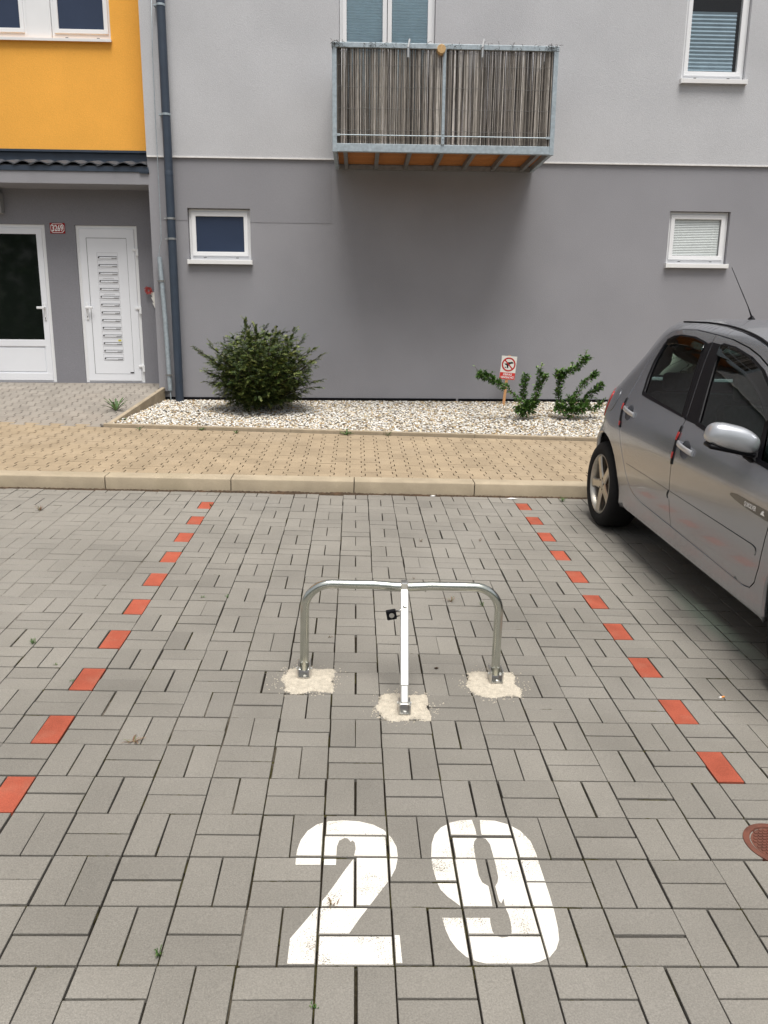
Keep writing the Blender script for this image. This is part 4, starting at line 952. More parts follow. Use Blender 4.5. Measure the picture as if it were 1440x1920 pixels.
dog = [(-.058, .215), (-.050, .205), (-.040, .203), (-.030, .215), (-.022, .222), (-.005, .226), (.022, .228), (.036, .234), (.050, .232), (.066, .222), (.064, .214), (.048, .210), (.030, .206), (.014, .196), (.002, .185), (-.002, .165), (.002, .150), (-.012, .148), (-.014, .162), (-.016, .150), (-.026, .149), (-.022, .168), (-.030, .185), (-.038, .190), (-.050, .190), (-.058, .200)]
m = MB(); m.add([SP(u*.92, v-.003, .0003) for u, v in dog], [list(tr) for tr in tessellate_polygon([[Vector((u, v, 0)) for u, v in dog]])])
for u, v, r_ in ((-.042, .156, .008), (-.036, .150, .006)): m.add([SP(u+math.cos(k*PI/4)*r_, v+math.sin(k*PI/4)*r_*.8, .0003) for k in range(8)], [list(range(8))])
m.build('pictogram', M_PRINT, sign, recalc=False)
m = MB()
text_tris('ZÁKAZ', .036, Matrix.Translation((0, -.0071, hb+.064)) @ Matrix.Rotation(PI/2, 4, 'X'), m, bold=.0012)
text_tris('VENČENÍ PSŮ', .034, Matrix.Translation((0, -.0071, hb+.025)) @ Matrix.Rotation(PI/2, 4, 'X'), m, bold=.0012, sx=.82); m.build('lettering', M_PRINTW, sign, recalc=False)

# ---- weeds, tufts and litter
def tuft(P, n, hgt, spread, mt, name, label, flat=.5, w=.0014, cat='weed'):
    o = tag(empty(name, P), label, cat, 'small weeds in the paving joints'); m = MB()
    for k in range(n):
        an = random.uniform(0, 2*PI); h = hgt*random.uniform(.45, 1); s = spread*random.uniform(.4, 1); c, si = math.cos(an), math.sin(an); b0 = Vector((random.gauss(0, .004), random.gauss(0, .004), -.004))
        pts = [b0, b0+Vector((c*s*.35, si*s*.35, h*.6)), b0+Vector((c*s*.75, si*s*.75, h*.95)), b0+Vector((c*s, si*s, h*(1-flat*.6)))]
        sd_ = Vector((-si, c, 0)); ws = [w, w*1.1, w*.8, .0003]; vs = []
        for p, q in zip(pts, ws): vs += [p-sd_*q, p+sd_*q]
        m.add(vs, [(0, 1, 3, 2), (2, 3, 5, 4), (4, 5, 7, 6)], random.random())
    m.build('blades', mt, o, rnd=True, recalc=False)
def rosette(P, n, L_, w, name, label, rise=.5):
    o = tag(empty(name, P), label, 'weed', 'leafy weeds along the bed edging'); m = MB()
    for k in range(n):
        an = 2*PI*k/n+random.uniform(-.3, .3); c, si = math.cos(an), math.sin(an); l = L_*random.uniform(.7, 1.1); e = random.uniform(.5, 1.3)*rise; sd_ = Vector((-si, c, 0)); vs = []
        prof = [(0, .15), (.2, .35), (.35, .75), (.45, .45), (.6, .95), (.7, .6), (.85, .8), (1, .05)]
        for t, q in prof:
            p = Vector((c*l*t*math.cos(e), si*l*t*math.cos(e), l*t*math.sin(e)-l*.25*t*t)); vs += [p-sd_*w*q, p+Vector((0, 0, -.004)), p+sd_*w*q]
        m.add(vs, [f for i in range(len(prof)-1) for f in ((3*i, 3*i+3, 3*i+4, 3*i+1), (3*i+1, 3*i+4, 3*i+5, 3*i+2))], random.random())
    m.build('leaves', M_GRASS, o, rnd=True, recalc=False)
def gp(px_, py_, h=0): p = on_ground(px_, py_, h); return GM @ p
for (x, y, n, h, s, mt, lab) in ((250, 1391, 16, .018, .06, M_DRYGRASS, 'reddish grass tuft in the joints below the left row of red pavers'), (75, 957, 22, .05, .04, M_DRYGRASS, 'dry grass tuft near the kerb at the far left'), (62, 1206, 18, .03, .022, M_GRASS, 'green tuft in a joint left of the red pavers'),
                                (298, 1792, 12, .03, .018, M_GRASS, 'tiny green sprig in a joint at lower left'), (106, 1247, 8, .015, .012, M_GRASS, 'tiny seedling beside a joint at left'), (426, 1120, 12, .022, .016, M_GRASS, 'small green sprig between pavers left of the barrier hoop'), (380, 1121, 10, .018, .02, M_GRASS, 'small clover patch left of the barrier hoop'),
                                (845, 1128, 12, .045, .045, M_DRYGRASS, 'dry twiggy weed behind the barrier top'), (904, 1135, 8, .03, .014, M_GRASS, 'thin green sprig behind the barrier top right'), (1055, 941, 26, .05, .05, M_GRASS, 'grassy weed at the kerb near the car wheel'), (625, 1698, 7, .02, .024, M_DRYGRASS, 'wispy grass blades at the edge of the painted two'),
                                (590, 1888, 14, .014, .010, M_GRASS, 'mossy green sprig in the joint at the bottom edge'), (395, 949, 10, .03, .02, M_GRASS, 'green sprig beside the farthest left red paver'), (790, 1016, 10, .03, .02, M_DRYGRASS, 'small dry weed behind the barrier'), (775, 1085, 6, .02, .012, M_DRYGRASS, 'tiny dry stalk just behind the barrier clamp'), (620, 1195, 7, .018, .014, M_DRYGRASS, 'dry sprig between the left barrier leg and strut'),
                                (133, 1278, 9, .018, .02, M_GRASS, 'small weed at the corner of a left red paver'), (900, 1015, 8, .03, .018, M_DRYGRASS, 'thin stalks on the pavers toward the kerb')):
    tuft(gp(x, y), n, h, s, mt, 'grass_tuft', lab)
rosette(Vector(surf(*on_ground(218, 778, .11)[:2], 0)), 15, .24, .015, 'dandelion', 'large dandelion growing against the left edging of the gravel bed', rise=1.0)
for (x, y, n, l, lab) in ((232, 790, 7, .08, 'weed in the gravel at the left corner of the bed'), (378, 806, 6, .06, 'leafy weed at the edging below the yew'), (262, 806, 4, .08, 'flat dark weed at the left front edging'), (650, 815, 10, .10, 'wide spread weed at the edging in the middle of the bed'), (728, 816, 6, .09, 'upright weed at the edging right of the middle'), (964, 820, 7, .06, 'small weed at the edging below the sign'), (1076, 822, 7, .05, 'weed at the edging near the car'), (443, 812, 5, .07, 'tuft at the edging below the yew, right of centre')):
    rosette(GP(*on_ground(x, y, .115)[:2], .112), n, l, .010, 'edging_weed', lab, rise=.8)
cg = tag(empty('cigarette_butt', gp(1352, 1309), None, R(20)), 'orange and white cigarette butt on the pavers near the car', 'litter')
m = MB(); m.tube([(-.012, 0, .004), (.0, 0, .004)], .004, 8); m.build('paper', M_LITTER, cg); m = MB(); m.tube([(.0, 0, .0042), (.017, 0, .0042)], .0041, 8); m.build('filter', M_FILTER, cg)
for (x, y, s, lab) in ((812, 931, .030, 'crumpled white paper scrap against the kerb'), (960, 936, .06, 'flat strip of white litter at the kerb near the car'), (530, 918, .014, 'tiny white paper bit at the kerb left of centre'), (688, 926, .014, 'tiny white paper bit at the kerb joint'), (925, 1230, .010, 'small dark pebble lying between the barrier legs'), (818, 1255, .013, 'dark crumb of soil right of the barrier strut')):
    o = tag(empty('paper_scrap' if 'white' in lab else 'pebble', gp(x, y)), lab, 'litter'); m = MB(); vs = []
    for k in range(7): an = 2*PI*k/7; vs.append((math.cos(an)*s*random.uniform(.6, 1.1), math.sin(an)*s*.4*random.uniform(.6, 1.1), random.uniform(.003, .008)))
    vs += [(0, 0, .012), (0, 0, .001)]
    m.add(vs, [(k, (k+1) % 7, 7) for k in range(7)]+[((k+1) % 7, k, 8) for k in range(7)]); m.build('scrap' if 'white' in lab else 'stone', M_LITTER if 'white' in lab else M_SOIL, o)
# ---- the trees across the road, seen only as reflections in the glass and the paint
NT = 16000; cx = RNG.uniform(-55, 55, NT); hgt = 8.8+2.2*np.sin(cx*.31)+1.6*np.sin(cx*.83+1)
u = RNG.uniform(0, 1, NT)**.8; cz = -1.6+u*hgt; cy = -27+RNG.normal(0, 1.6, NT)*np.sqrt(1.02-u**2)
a = unit(RNG.normal(0, 1, (NT, 3))); b = unit(np.cross(a, RNG.normal(0, 1, (NT, 3)))); s_ = RNG.uniform(.22, .5, NT)[:, None]
c = np.stack([cx, cy, cz], 1); V = np.stack([c-a*s_, c+b*s_*.6, c+a*s_, c-b*s_*.6], 1).reshape(-1, 3)
tag(raw_mesh('far_trees', V, np.arange(NT*4).reshape(-1, 4), M_SHRUB, RNG.uniform(0, .8, NT)), 'dark green trees across the road mirrored in the entrance glass', 'trees', kind='stuff')
# ================================================================== CAR (parked tail to the kerb)
CARM = GM @ Matrix.Translation((3.36, 4.02, 0)) @ Matrix.Rotation(.012, 4, 'Z')
car = tag(empty('parked_car', (0, 0, 0), CARM), 'silver five door hatchback parked tail first at the right', 'car')
def spline(tab):
    X_ = [a for a, b in tab]; Y_ = [b for a, b in tab]; n = len(X_)
    ms = [0]*n
    for i in range(n):
        if i == 0: ms[i] = (Y_[1]-Y_[0])/(X_[1]-X_[0])
        elif i == n-1: ms[i] = (Y_[-1]-Y_[-2])/(X_[-1]-X_[-2])
        else:
            a = (Y_[i]-Y_[i-1])/(X_[i]-X_[i-1]); b = (Y_[i+1]-Y_[i])/(X_[i+1]-X_[i]); ms[i] = 0 if a*b < 0 else 2*a*b/(a+b) if a*b > 0 else 0
    def f(x):
        if x <= X_[0]: return Y_[0]+(x-X_[0])*ms[0]*0
        if x >= X_[-1]: return Y_[-1]
        i = 0
        while X_[i+1] < x: i += 1
        h = X_[i+1]-X_[i]; t = (x-X_[i])/h
        return (2*t**3-3*t*t+1)*Y_[i]+(t**3-2*t*t+t)*h*ms[i]+(-2*t**3+3*t*t)*Y_[i+1]+(t**3-t*t)*h*ms[i+1]
    return f
Wz = spline([(.15, .76), (.22, .800), (.28, .832), (.36, .838), (.45, .852), (.55, .862), (.65, .866), (.75, .864), (.85, .852), (.93, .832), (.98, .812), (1.02, .795), (1.1, .762), (1.2, .720), (1.3, .676), (1.4, .626), (1.45, .598), (1.49, .555), (1.52, .48)])
yRz = spline([(.2, .74), (.35, .79), (.66, .77), (.75, .70), (.83, .71), (.95, .70), (1.05, .62), (1.12, .56), (1.28, .42), (1.39, .36), (1.48, .265), (1.52, .18)])
yFz = spline([(.2, -3.40), (.3, -3.46), (.5, -3.47), (.62, -3.43), (.72, -3.36), (.80, -3.2)])
NR, RR, SR, LR = 2.5, .85, .62, .72
NF, RF = 2.7, .62
TS = SR/RR; PHS = math.asin(TS**(NR/2))
TSF = .73; PHF = math.asin(TSF**(NF/2))
def CP(q, z, off=0):                   # unrolled side coordinate q (rear +) and height -> point on the right-hand skin (x<0)
    W = Wz(z); yc = yRz(z)-RR; fc = yFz(min(z, .8))+RF
    if z > .8: fc -= (z-.8)*8
    if q > yc+SR:
        ph = PHS+(q-yc-SR)/LR*(PI/2-PHS); ph = min(ph, PI/2); y = yc+RR*math.sin(ph)**(2/NR); x = W*max(0, math.cos(ph))**(2/NR)
    elif q > yc: y = q; x = W*(1-((q-yc)/RR)**NR)**(1/NR)
    elif q < fc-TSF*RF:
        ph = PHF+(fc-TSF*RF-q)/.75*(PI/2-PHF); ph = min(ph, PI/2); y = fc-RF*math.sin(ph)**(2/NF); x = W*max(0, math.cos(ph))**(2/NF)
    elif q < fc: y = q; x = W*(1-((fc-q)/RF)**NF)**(1/NF)
    else: y = q; x = W
    return Vector((-x, y, z))
def q_rear(z): return yRz(z)-RR+SR+LR
def q_front(z): return yFz(min(z, .8))+RF-TSF*RF-.75
def CN(q, z):
    e = .004; a = CP(q+e, z)-CP(q-e, z); b = CP(q, z+e)-CP(q, z-e); n = b.cross(a)
    if n.length < 1e-12: return Vector((-1, 0, 0))
    n.normalize()
    c = CP(q, z)-Vector((0, -1.2 if q < -1.2 else -.8, .7))
    return n if n.dot(c) > 0 else -n
def inpoly(p, poly):
    x, y = p; c = False; n = len(poly); j = n-1
    for i in range(n):
        xi, yi = poly[i]; xj, yj = poly[j]
        if (yi > y) != (yj > y) and x < (xj-xi)*(y-yi)/(yj-yi)+xi: c = not c
        j = i
    return c
def resample(poly, step):
    out = []
    for i in range(len(poly)):
        a, b = poly[i], poly[(i+1) % len(poly)]; k = max(1, int(math.hypot(b[0]-a[0], b[1]-a[1])/step))
        for t in range(k): out.append((a[0]+(b[0]-a[0])*t/k, a[1]+(b[1]-a[1])*t/k))
    return out
def inset(poly, d):
    n = len(poly); A = sum(poly[i][0]*poly[(i+1) % n][1]-poly[(i+1) % n][0]*poly[i][1] for i in range(n)); s = 1 if A > 0 else -1; out = []
    for i in range(n):
        a, b, c = poly[i-1], poly[i], poly[(i+1) % n]
        t1 = Vector((b[0]-a[0], b[1]-a[1])).normalized() if a != b else Vector((0, 0)); t2 = Vector((c[0]-b[0], c[1]-b[1])).normalized() if b != c else Vector((0, 0))
        t = (t1+t2)
        if t.length < 1e-6: t = t1
        t.normalize(); nrm = Vector((-t.y, t.x))*s; out.append((b[0]+nrm.x*d, b[1]+nrm.y*d))
    return out
def panel(name, outer, holes=(), mt=None, parent=None, off=0, skirt=.014, step=.035, sides=(1, -1), bulge=None, rnd=False):
    outer = resample(outer, .022); holes = [resample(h, .022) for h in holes]
    pts = []; edges = []
    loops = []
    for lp_ in [outer]+holes:
        s = len(pts); pts += lp_; n = len(lp_); loops.append((s, n)); edges += [(s+i, s+(i+1) % n) for i in range(n)]
    xs = [p[0] for p in outer]; zs = [p[1] for p in outer]
    inner = inset(outer, step*.4)
    x = min(xs)+step*.5; r_ = 0
    while x < max(xs):
        z = min(zs)+step*(.5 if r_ % 2 else .25)
        while z < max(zs):
            if inpoly((x, z), inner) and not any(inpoly((x, z), inset(h, -step*.4)) for h in holes): pts.append((x, z))
            z += step
        x += step; r_ += 1
    res = delaunay_2d_cdt([Vector(p) for p in pts], edges, [], 0, 1e-6)
    vs2, fs = res[0], res[2]
    tri = []
    for f in fs:
        c = (sum(vs2[i].x for i in f)/len(f), sum(vs2[i].y for i in f)/len(f))
        if inpoly(c, outer) and not any(inpoly(c, h) for h in holes): tri.append(list(f))
    used = sorted({i for f in tri for i in f}); mp = {a: k for k, a in enumerate(used)}
    V = []; Nn = []
    for i in used:
        q, z = vs2[i]; n = CN(q, z); p = CP(q, z); V.append(p+n*(off+(bulge(q, z) if bulge else 0))); Nn.append(n)
    F_ = [[mp[i] for i in f] for f in tri]
    F2 = []
    for f in F_:
        g_ = (V[f[1]]-V[f[0]]).cross(V[f[2]]-V[f[0]]); F2.append(f if g_.dot(Nn[f[0]]) > 0 else f[::-1])
    if skirt:
        for (s, n), lp_ in zip(loops, [outer]+holes):
            b = len(V); og = inset(lp_, -.003 if lp_ is outer else .003)
            for i in range(n):
                q, z = lp_[i]; nn_ = CN(q, z); p = CP(q, z)+nn_*(off+(bulge(q, z) if bulge else 0)); o_ = CP(*og[i])-CP(*lp_[i])
                o_ = o_.normalized() if o_.length > 1e-9 else nn_
                V += [p, p-nn_*skirt]; Nn += [(nn_*.6+o_*.4).normalized(), o_]
            for i in range(n):
                j = (i+1) % n; F2.append([b+2*i, b+2*j, b+2*j+1, b+2*i+1])
    out = []
    for sd_ in sides:
        me = bpy.data.meshes.new(name); me.from_pydata([(v.x*sd_, v.y, v.z) for v in V], [], [f if sd_ > 0 else f[::-1] for f in F2]); me.materials.append(mt)
        me.polygons.foreach_set('use_smooth', [True]*len(me.polygons)); me.normals_split_custom_set_from_vertices([(n.x*sd_, n.y, n.z) for n in Nn])
        out.append((me, sd_))
    objs = []
    for me, sd_ in out:
        o = bpy.data.objects.new(name, me); link(o, parent[0 if sd_ > 0 else 1] if isinstance(parent, (list, tuple)) else (parent or car)); objs.append(o)
    return objs
# --- outlines in (q, z)
RAIL = [(-2.46, .945), (-2.20, 1.115), (-1.95, 1.262), (-1.80, 1.345), (-1.68, 1.400), (-1.55, 1.436), (-1.39, 1.466), (-1.17, 1.490), (-.92, 1.504), (-.64, 1.510), (-.44, 1.505), (-.25, 1.499), (-.05, 1.492)]
RW = [(-.388, 1.075), (-.395, 1.053), (-.415, 1.040), (-.50, 1.034), (-1.103, 1.000), (-.885, 1.405), (-.70, 1.426), (-.48, 1.425), (-.38, 1.412), (-.325, 1.390), (-.306, 1.36), (-.312, 1.25), (-.345, 1.15)]
FW = [(-1.318, .992), (-1.70, .960), (-2.25, .930), (-2.285, .935), (-2.285, .955), (-2.05, 1.115), (-1.84, 1.248), (-1.67, 1.322), (-1.49, 1.370), (-1.26, 1.405), (-1.10, 1.414), (-1.075, 1.406)]
DR = [(-1.24, .376), (-1.215, .52), (-1.195, .67), (-1.18, .78), (-1.17, .985), (-.93, 1.462), (-.64, 1.473), (-.42, 1.464), (-.28, 1.440), (-.222, 1.395), (-.208, 1.31), (-.206, 1.17), (-.207, 1.07), (-.197, .98), (-.212, .88), (-.24, .80), (-.30, .71), (-.39, .605), (-.47, .505), (-.54, .440), (-.62, .404), (-.74, .386)]
DF = [(-1.24, .376), (-1.87, .357), (-2.12, .350), (-2.19, .362), (-2.235, .405), (-2.270, .49), (-2.292, .60), (-2.31, .71), (-2.335, .85), (-2.37, .955), (-2.06, 1.160), (-1.83, 1.290), (-1.68, 1.352), (-1.55, 1.388), (-1.39, 1.420), (-1.17, 1.448), (-.93, 1.462), (-1.17, .985), (-1.18, .78), (-1.195, .67), (-1.215, .52)]
RW_s = RW; FW_s = FW
CUPS = [[(q0_+.062*math.cos(2*PI*k/20), z_+.052*math.sin(2*PI*k/20)) for k in range(20)] for q0_, z_ in ((-.345, .902), (-1.320, .846))]
AXF = -2.72
def arch(cy, r_, z0, n=22):            # from rear foot to front foot over the wheel
    a0 = math.asin((z0-.32)/r_); return [(cy+r_*math.cos(a0+(PI-2*a0)*k/n), .32+r_*math.sin(a0+(PI-2*a0)*k/n)) for k in range(n+1)]
z0 = .262
rear_arch = arch(.03, .385, .25)       # rear foot first
front_arch = arch(AXF, .390, .25)
body = []
body += [(front_arch[0][0]+.004, z0)]            # just behind front wheel
body += [(-.55, z0+.01)]
body += rear_arch[::-1]
NOTCH = [(q_rear(1.045)-.001, 1.045), (.52, 1.060), (.24, 1.395), (q_rear(1.405)-.001, 1.405)]
body += [(q_rear(.28)-.001, .28)] + [(q_rear(z)-.001, z) for z in [.35+.05*k for k in range(14)]] + NOTCH
body += [(q_rear(1.492)-.001, 1.492)]
body += RAIL[::-1]
body += [(-2.52, .925), (-2.75, .895), (-3.0, .845), (-3.18, .79)] + [(q_front(z)+.001, z) for z in (.78, .72, .66, .6, .5, .4, .3, .25)]
body += front_arch[::-1]
RG = [(q_rear(1.0)-.001, 1.02)]
glz = [(.56, 1.05), (.52, 1.40)]
door_gap = .0035
DRg, DFg = inset(DR, -door_gap*.5), inset(DF, -door_gap*.5)
both = resample(DR, .03)
# one opening for the two doors (they share the middle gap)
OPEN = [(-1.24, .3725)] + DF[1:17] + DR[6:]
OPEN = inset(OPEN, -.0036)
rg_hole = [(.66, 1.04)] + [(q_rear(z)-.02, z) for z in (1.05, 1.15, 1.25, 1.35, 1.40)] + [(.45, 1.40)]
def flare(q, z):
    b = 0
    for cy, r_ in ((.03, .385), (AXF, .39)):
        d = math.hypot(q-cy, z-.32)
        if r_-.02 < d < r_+.075 and z > .2: b += .011*max(0, 1-(d-r_)/.075)**2
    if z < .40: b += .030*math.exp(-((z-.302)/.030)**2)*min(1, max(0, (-.40-q)/.10))*min(1, max(0, (q+2.33)/.06))
    return b
panel('body_shell', body, [OPEN], M_CAR, skirt=.03, step=.034, bulge=flare)
# inner shell closes the gaps and lines the cabin
inb = body
panel('inner_shell', inb, [inset(RW_s, -.012), inset(FW_s, -.012)], M_INNER, off=-.034, skirt=0, step=.06)
dr = panel('rear_door', inset(DR, .003), [RW_s, CUPS[0]], M_CAR, skirt=.016, step=.034)
df = panel('front_door', inset(DF, .003), [FW_s, CUPS[1]], M_CAR, skirt=.016, step=.034)
# black centre pillar cover, glass, wind deflectors
panel('pillar_trim', [(-1.165, .990), (-1.095, 1.004), (-.882, 1.402), (-.955, 1.418)], [], M_BLACK, dr, off=.002, skirt=.006)
panel('pillar_trim', [(-1.176, .990), (-.963, 1.418), (-1.085, 1.413), (-1.325, .988)], [], M_BLACK, df, off=.002, skirt=.006)
panel('window_glass', inset(RW_s, .004), [], M_CARGLASS, dr, off=-.008, skirt=0, step=.08)
panel('window_glass', inset(FW_s, .004), [], M_CARGLASS, df, off=-.008, skirt=0, step=.08)
panel('window_seal', inset(RW_s, -.009), [inset(RW_s, .013)], M_BLACK, dr, off=.003, skirt=.012)
panel('window_seal', inset(FW_s, -.009), [inset(FW_s, .013)], M_BLACK, df, off=.003, skirt=.012)
panel('quarter_divider', [(-2.02, .95), (-2.075, .947), (-1.90, 1.205), (-1.855, 1.232)], [], M_BLACK, df, off=-.004, skirt=.01)
panel('wind_deflector', [(-.325, 1.388), (-.38, 1.408), (-.48, 1.421), (-.70, 1.423), (-.885, 1.402), (-.910, 1.355), (-.70, 1.374), (-.48, 1.374), (-.36, 1.357)], [], M_SMOKE, dr, off=.012, skirt=.008)
panel('wind_deflector', [(-1.09, 1.411), (-1.26, 1.403), (-1.49, 1.368), (-1.67, 1.320), (-1.84, 1.246), (-2.0, 1.145), (-1.96, 1.112), (-1.80, 1.198), (-1.64, 1.260), (-1.46, 1.310), (-1.26, 1.343), (-1.115, 1.352)], [], M_SMOKE, df, off=.012, skirt=.008)
# side mouldings
def rub(q, z): return .010*math.cos(min(1, abs((z-.555)/.026))*PI/2)**.7*min(1, max(0, (q+2.238)/.04))**.5*min(1, max(0, (-.455-q)/.04))**.5
panel('rub_strip', chaikin([(-.455, .532), (-1.195, .530), (-1.195, .580), (-.455, .580)], 0), [], M_CAR, dr, off=.0006, skirt=.002, step=.0085, bulge=rub)
panel('rub_strip', [(-1.215, .530), (-2.20, .526), (-2.228, .534), (-2.238, .553), (-2.228, .570), (-2.20, .577), (-1.215, .580)], [], M_CAR, df, off=.0006, skirt=.002, step=.0085, bulge=rub)
# door edge guards, black with red inserts
for g_, par in (([(-.212, .775), (-.232, .79), (-.20, .90), (-.19, .965), (-.178, .96), (-.19, .88)], dr), ([(-1.168, .735), (-1.190, .74), (-1.178, .86), (-1.172, .955), (-1.160, .95), (-1.158, .84)], df)):
    if par is dr: g_ = [(-.250, .785), (-.225, .835), (-.203, .885), (-.190, .975), (-.203, .985), (-.222, .89), (-.243, .842), (-.268, .79)]
    else: g_ = [(-1.183, .735), (-1.176, .80), (-1.172, .86), (-1.166, .955), (-1.180, .955), (-1.192, .86), (-1.197, .80), (-1.199, .735)]
    panel('edge_guard', g_, [], M_BLACK, par, off=.006, skirt=.008, step=.02)
for g_, par in (([(-.226, .835), (-.236, .835), (-.228, .815), (-.240, .845)], dr),):
    for za, zb, par2, q0_ in ((.800, .828, dr, -.246), (.905, .945, dr, -.206), (.770, .805, df, -1.187), (.875, .920, df, -1.180)):
        sl = .22 if par2 is dr else .04
        panel('guard_insert', [(q0_-.009, za), (q0_+.009, za), (q0_+.009+(zb-za)*sl, zb), (q0_-.009+(zb-za)*sl, zb)], [], M_GUARDRED, par2, off=.009, skirt=.004, step=.02, sides=(1, -1))
M_CUP = mat('cup_silver', (.20, .21, .24), .35, metal=.7, var=.02, coat=.3, coords='obj')
# handles: cup and bar
for q0_, z_, par in ((-.345, .902, dr), (-1.320, .846, df)):
    cup = [(q0_+.064*math.cos(2*PI*k/20), z_+.052*math.sin(2*PI*k/20)) for k in range(20)]
    def dish(q, z, q0_=q0_, z_=z_): return -.034*max(0, 1-((q-q0_)/.065)**2-((z-z_)/.052)**2)+.0
    panel('handle_cup', cup, [], M_CUP, par, off=0, skirt=0, step=.012, bulge=dish)
    for si, po in ((1, par[0]), (-1, par[1])):
        m = MB(); pts = []; rad = []
        for k in range(9):
            t = k/8*2-1; q = q0_+.105*t; z = z_+.008-.010*t*(-1); p = CP(q, z); n = CN(q, z); p = p+n*(.004+.016*(1-t**4)); pts.append((p.x*si, p.y, p.z))
        n_ = 10; vs = []; fs = []
        for k, p in enumerate(pts):
            for a in range(n_): an = 2*PI*a/n_; vs.append((p[0]+math.cos(an)*.010, p[1], p[2]+math.sin(an)*.016))
        for k in range(8):
            for a in range(n_): fs.append((k*n_+a, k*n_+(a+1) % n_, (k+1)*n_+(a+1) % n_, (k+1)*n_+a))
        fs += [list(range(n_)), [8*n_+a for a in range(n_)]]
        m.add(vs, fs); m.build('door_handle', M_CARTRIM, po, smooth=60)
# dark decal with lettering on the front door
panel('decal_stripe', [(-1.915, .745), (-1.93, .757), (-1.98, .763), (-2.298, .760), (-2.292, .715), (-2.10, .722), (-1.97, .733)], [], M_STRIPE, df, off=.0012, skirt=0, sides=(1, -1))
for si, po in ((1, df[0]), (-1, df[1])):
    m = MB(); tmp = MB(); text_tris('QUIKSILVER', .030, Matrix.Identity(4), tmp, bold=.0006, sx=.70)
    for u, v, _ in tmp.v:
        q = -2.125-u if si > 0 else -2.125+u
        p = CP(q, .7405+v)+CN(q, .74)*.0022; m.v.append((p.x*si, p.y, p.z))
    m.f = tmp.f; m.m = [0]*len(tmp.f); m.r = [.5]*len(tmp.f); m.build('decal_lettering', M_PRINTW, po, recalc=False)
    m = MB(); lg_ = [(0, 0), (.010, .016), (.022, .022), (.032, .016), (.024, .014), (.030, .008), (.040, .0)]; lg2 = [(.020, .004), (.030, .004), (.026, .009)]
    for poly in (lg_,):
        V_ = []
        for u, v in poly:
            q = -2.225-u; p = CP(q, .7305+v)+CN(q, .74)*.0022; V_.append((p.x*si, p.y, p.z))
        m.add(V_, [list(t_) for t_ in tessellate_polygon([[Vector((u, v, 0)) for u, v in poly]])])
    m.build('decal_emblem', M_PRINTW, po, recalc=False)
# tail lamps, fuel flap, rear glass, plate
panel('tail_lamp', [(.335, .985), (.185, .980), (.165, .935), (.190, .86), (.25, .79), (.50, .79), (.62, .82), (.62, .97)], [], M_TAIL, car, off=.006, skirt=.01)
fc_ = [(.035+.070*math.cos(2*PI*k/28)-.012*math.sin(2*PI*k/28), .940+.082*math.sin(2*PI*k/28)) for k in range(28)]
panel('fuel_flap', fc_, [], M_CAR, car, off=.0035, skirt=.004, step=.02, sides=(1,))
fr_ = inset(fc_, -.003); panel('fuel_flap_gap', fr_, [fc_], M_BLACK, car, off=.0012, skirt=0, sides=(1,))
panel('rear_glass', [(.525, 1.063)]+[(q_rear(z)-.001, z) for z in (1.05, 1.1, 1.15, 1.2, 1.25, 1.3, 1.35, 1.402)]+[(.245, 1.393)], [], M_CARGLASS, car, off=-.004, skirt=0)
# --- roof with ditch trims
def roof_edge(k):                      # half loop: front header to the rear middle
    return k
edge = [CP(q, z) for q, z in chaikin(RAIL[3:], 1, closed=False)]
qe = -.05; z_e = 1.492
while qe < q_rear(z_e)-.01: qe += .05; edge.append(CP(min(qe, q_rear(z_e)-.001), z_e))
zc = spline([(-1.95, 1.36), (-1.80, 1.425), (-1.6, 1.485), (-1.3, 1.527), (-.95, 1.548), (-.6, 1.548), (-.3, 1.538), (0, 1.530), (.2, 1.506)])
K = 12; vs = []; fs = []
for i, e in enumerate(edge):
    ys = min(e.y-.10*max(0, 1-(e.y+1.80)/.5) if e.y < -1.3 else e.y, .16); zs_ = zc(ys)
    for k in range(-K, K+1):
        t = k/K; at_ = abs(t); y = ys+(e.y-ys)*at_**2; z = zs_+(e.z-.004-zs_)*at_**2.3; vs.append((e.x*at_*(1 if t < 0 else -1), y, z))
for i in range(len(edge)-1):
    for k in range(2*K): a = i*(2*K+1)+k; fs.append((a, a+1, a+2*K+2, a+2*K+1))
m = MB().add(vs, fs); roof = m.build('roof', M_CAR, car, smooth=True)
m = MB().add([(x*.97, y*.985-.01, z-.03) for x, y, z in vs], fs); m.build('headliner', mat('headliner', (.10, .10, .10), .95, coords='obj'), car, smooth=True)
for sd_ in (1, -1):
    m = MB(); m.tube([(p.x*sd_*.965, p.y, p.z+.0085) for p in edge[2:18]], .007, 6); m.build('roof_moulding', M_BLACK, roof, smooth=True)
m = MB(); m.lathe([(.026, -.004), (.024, .006), (.012, .018), (.008, .026)], 14, Matrix.Translation((0, 0, 0)) @ Matrix.Diagonal((.8, 1.5, 1, 1)))
m.tube([(0, 0, .015), (0, .075, .085), (0, .40, .345)], .004, 6, radii=[.0065, .0035, .0022])
m.v = [(x-.02, y-.19, z+zc(-.19)) for x, y, z in m.v]; m.build('antenna', M_BLACK, car, smooth=True)
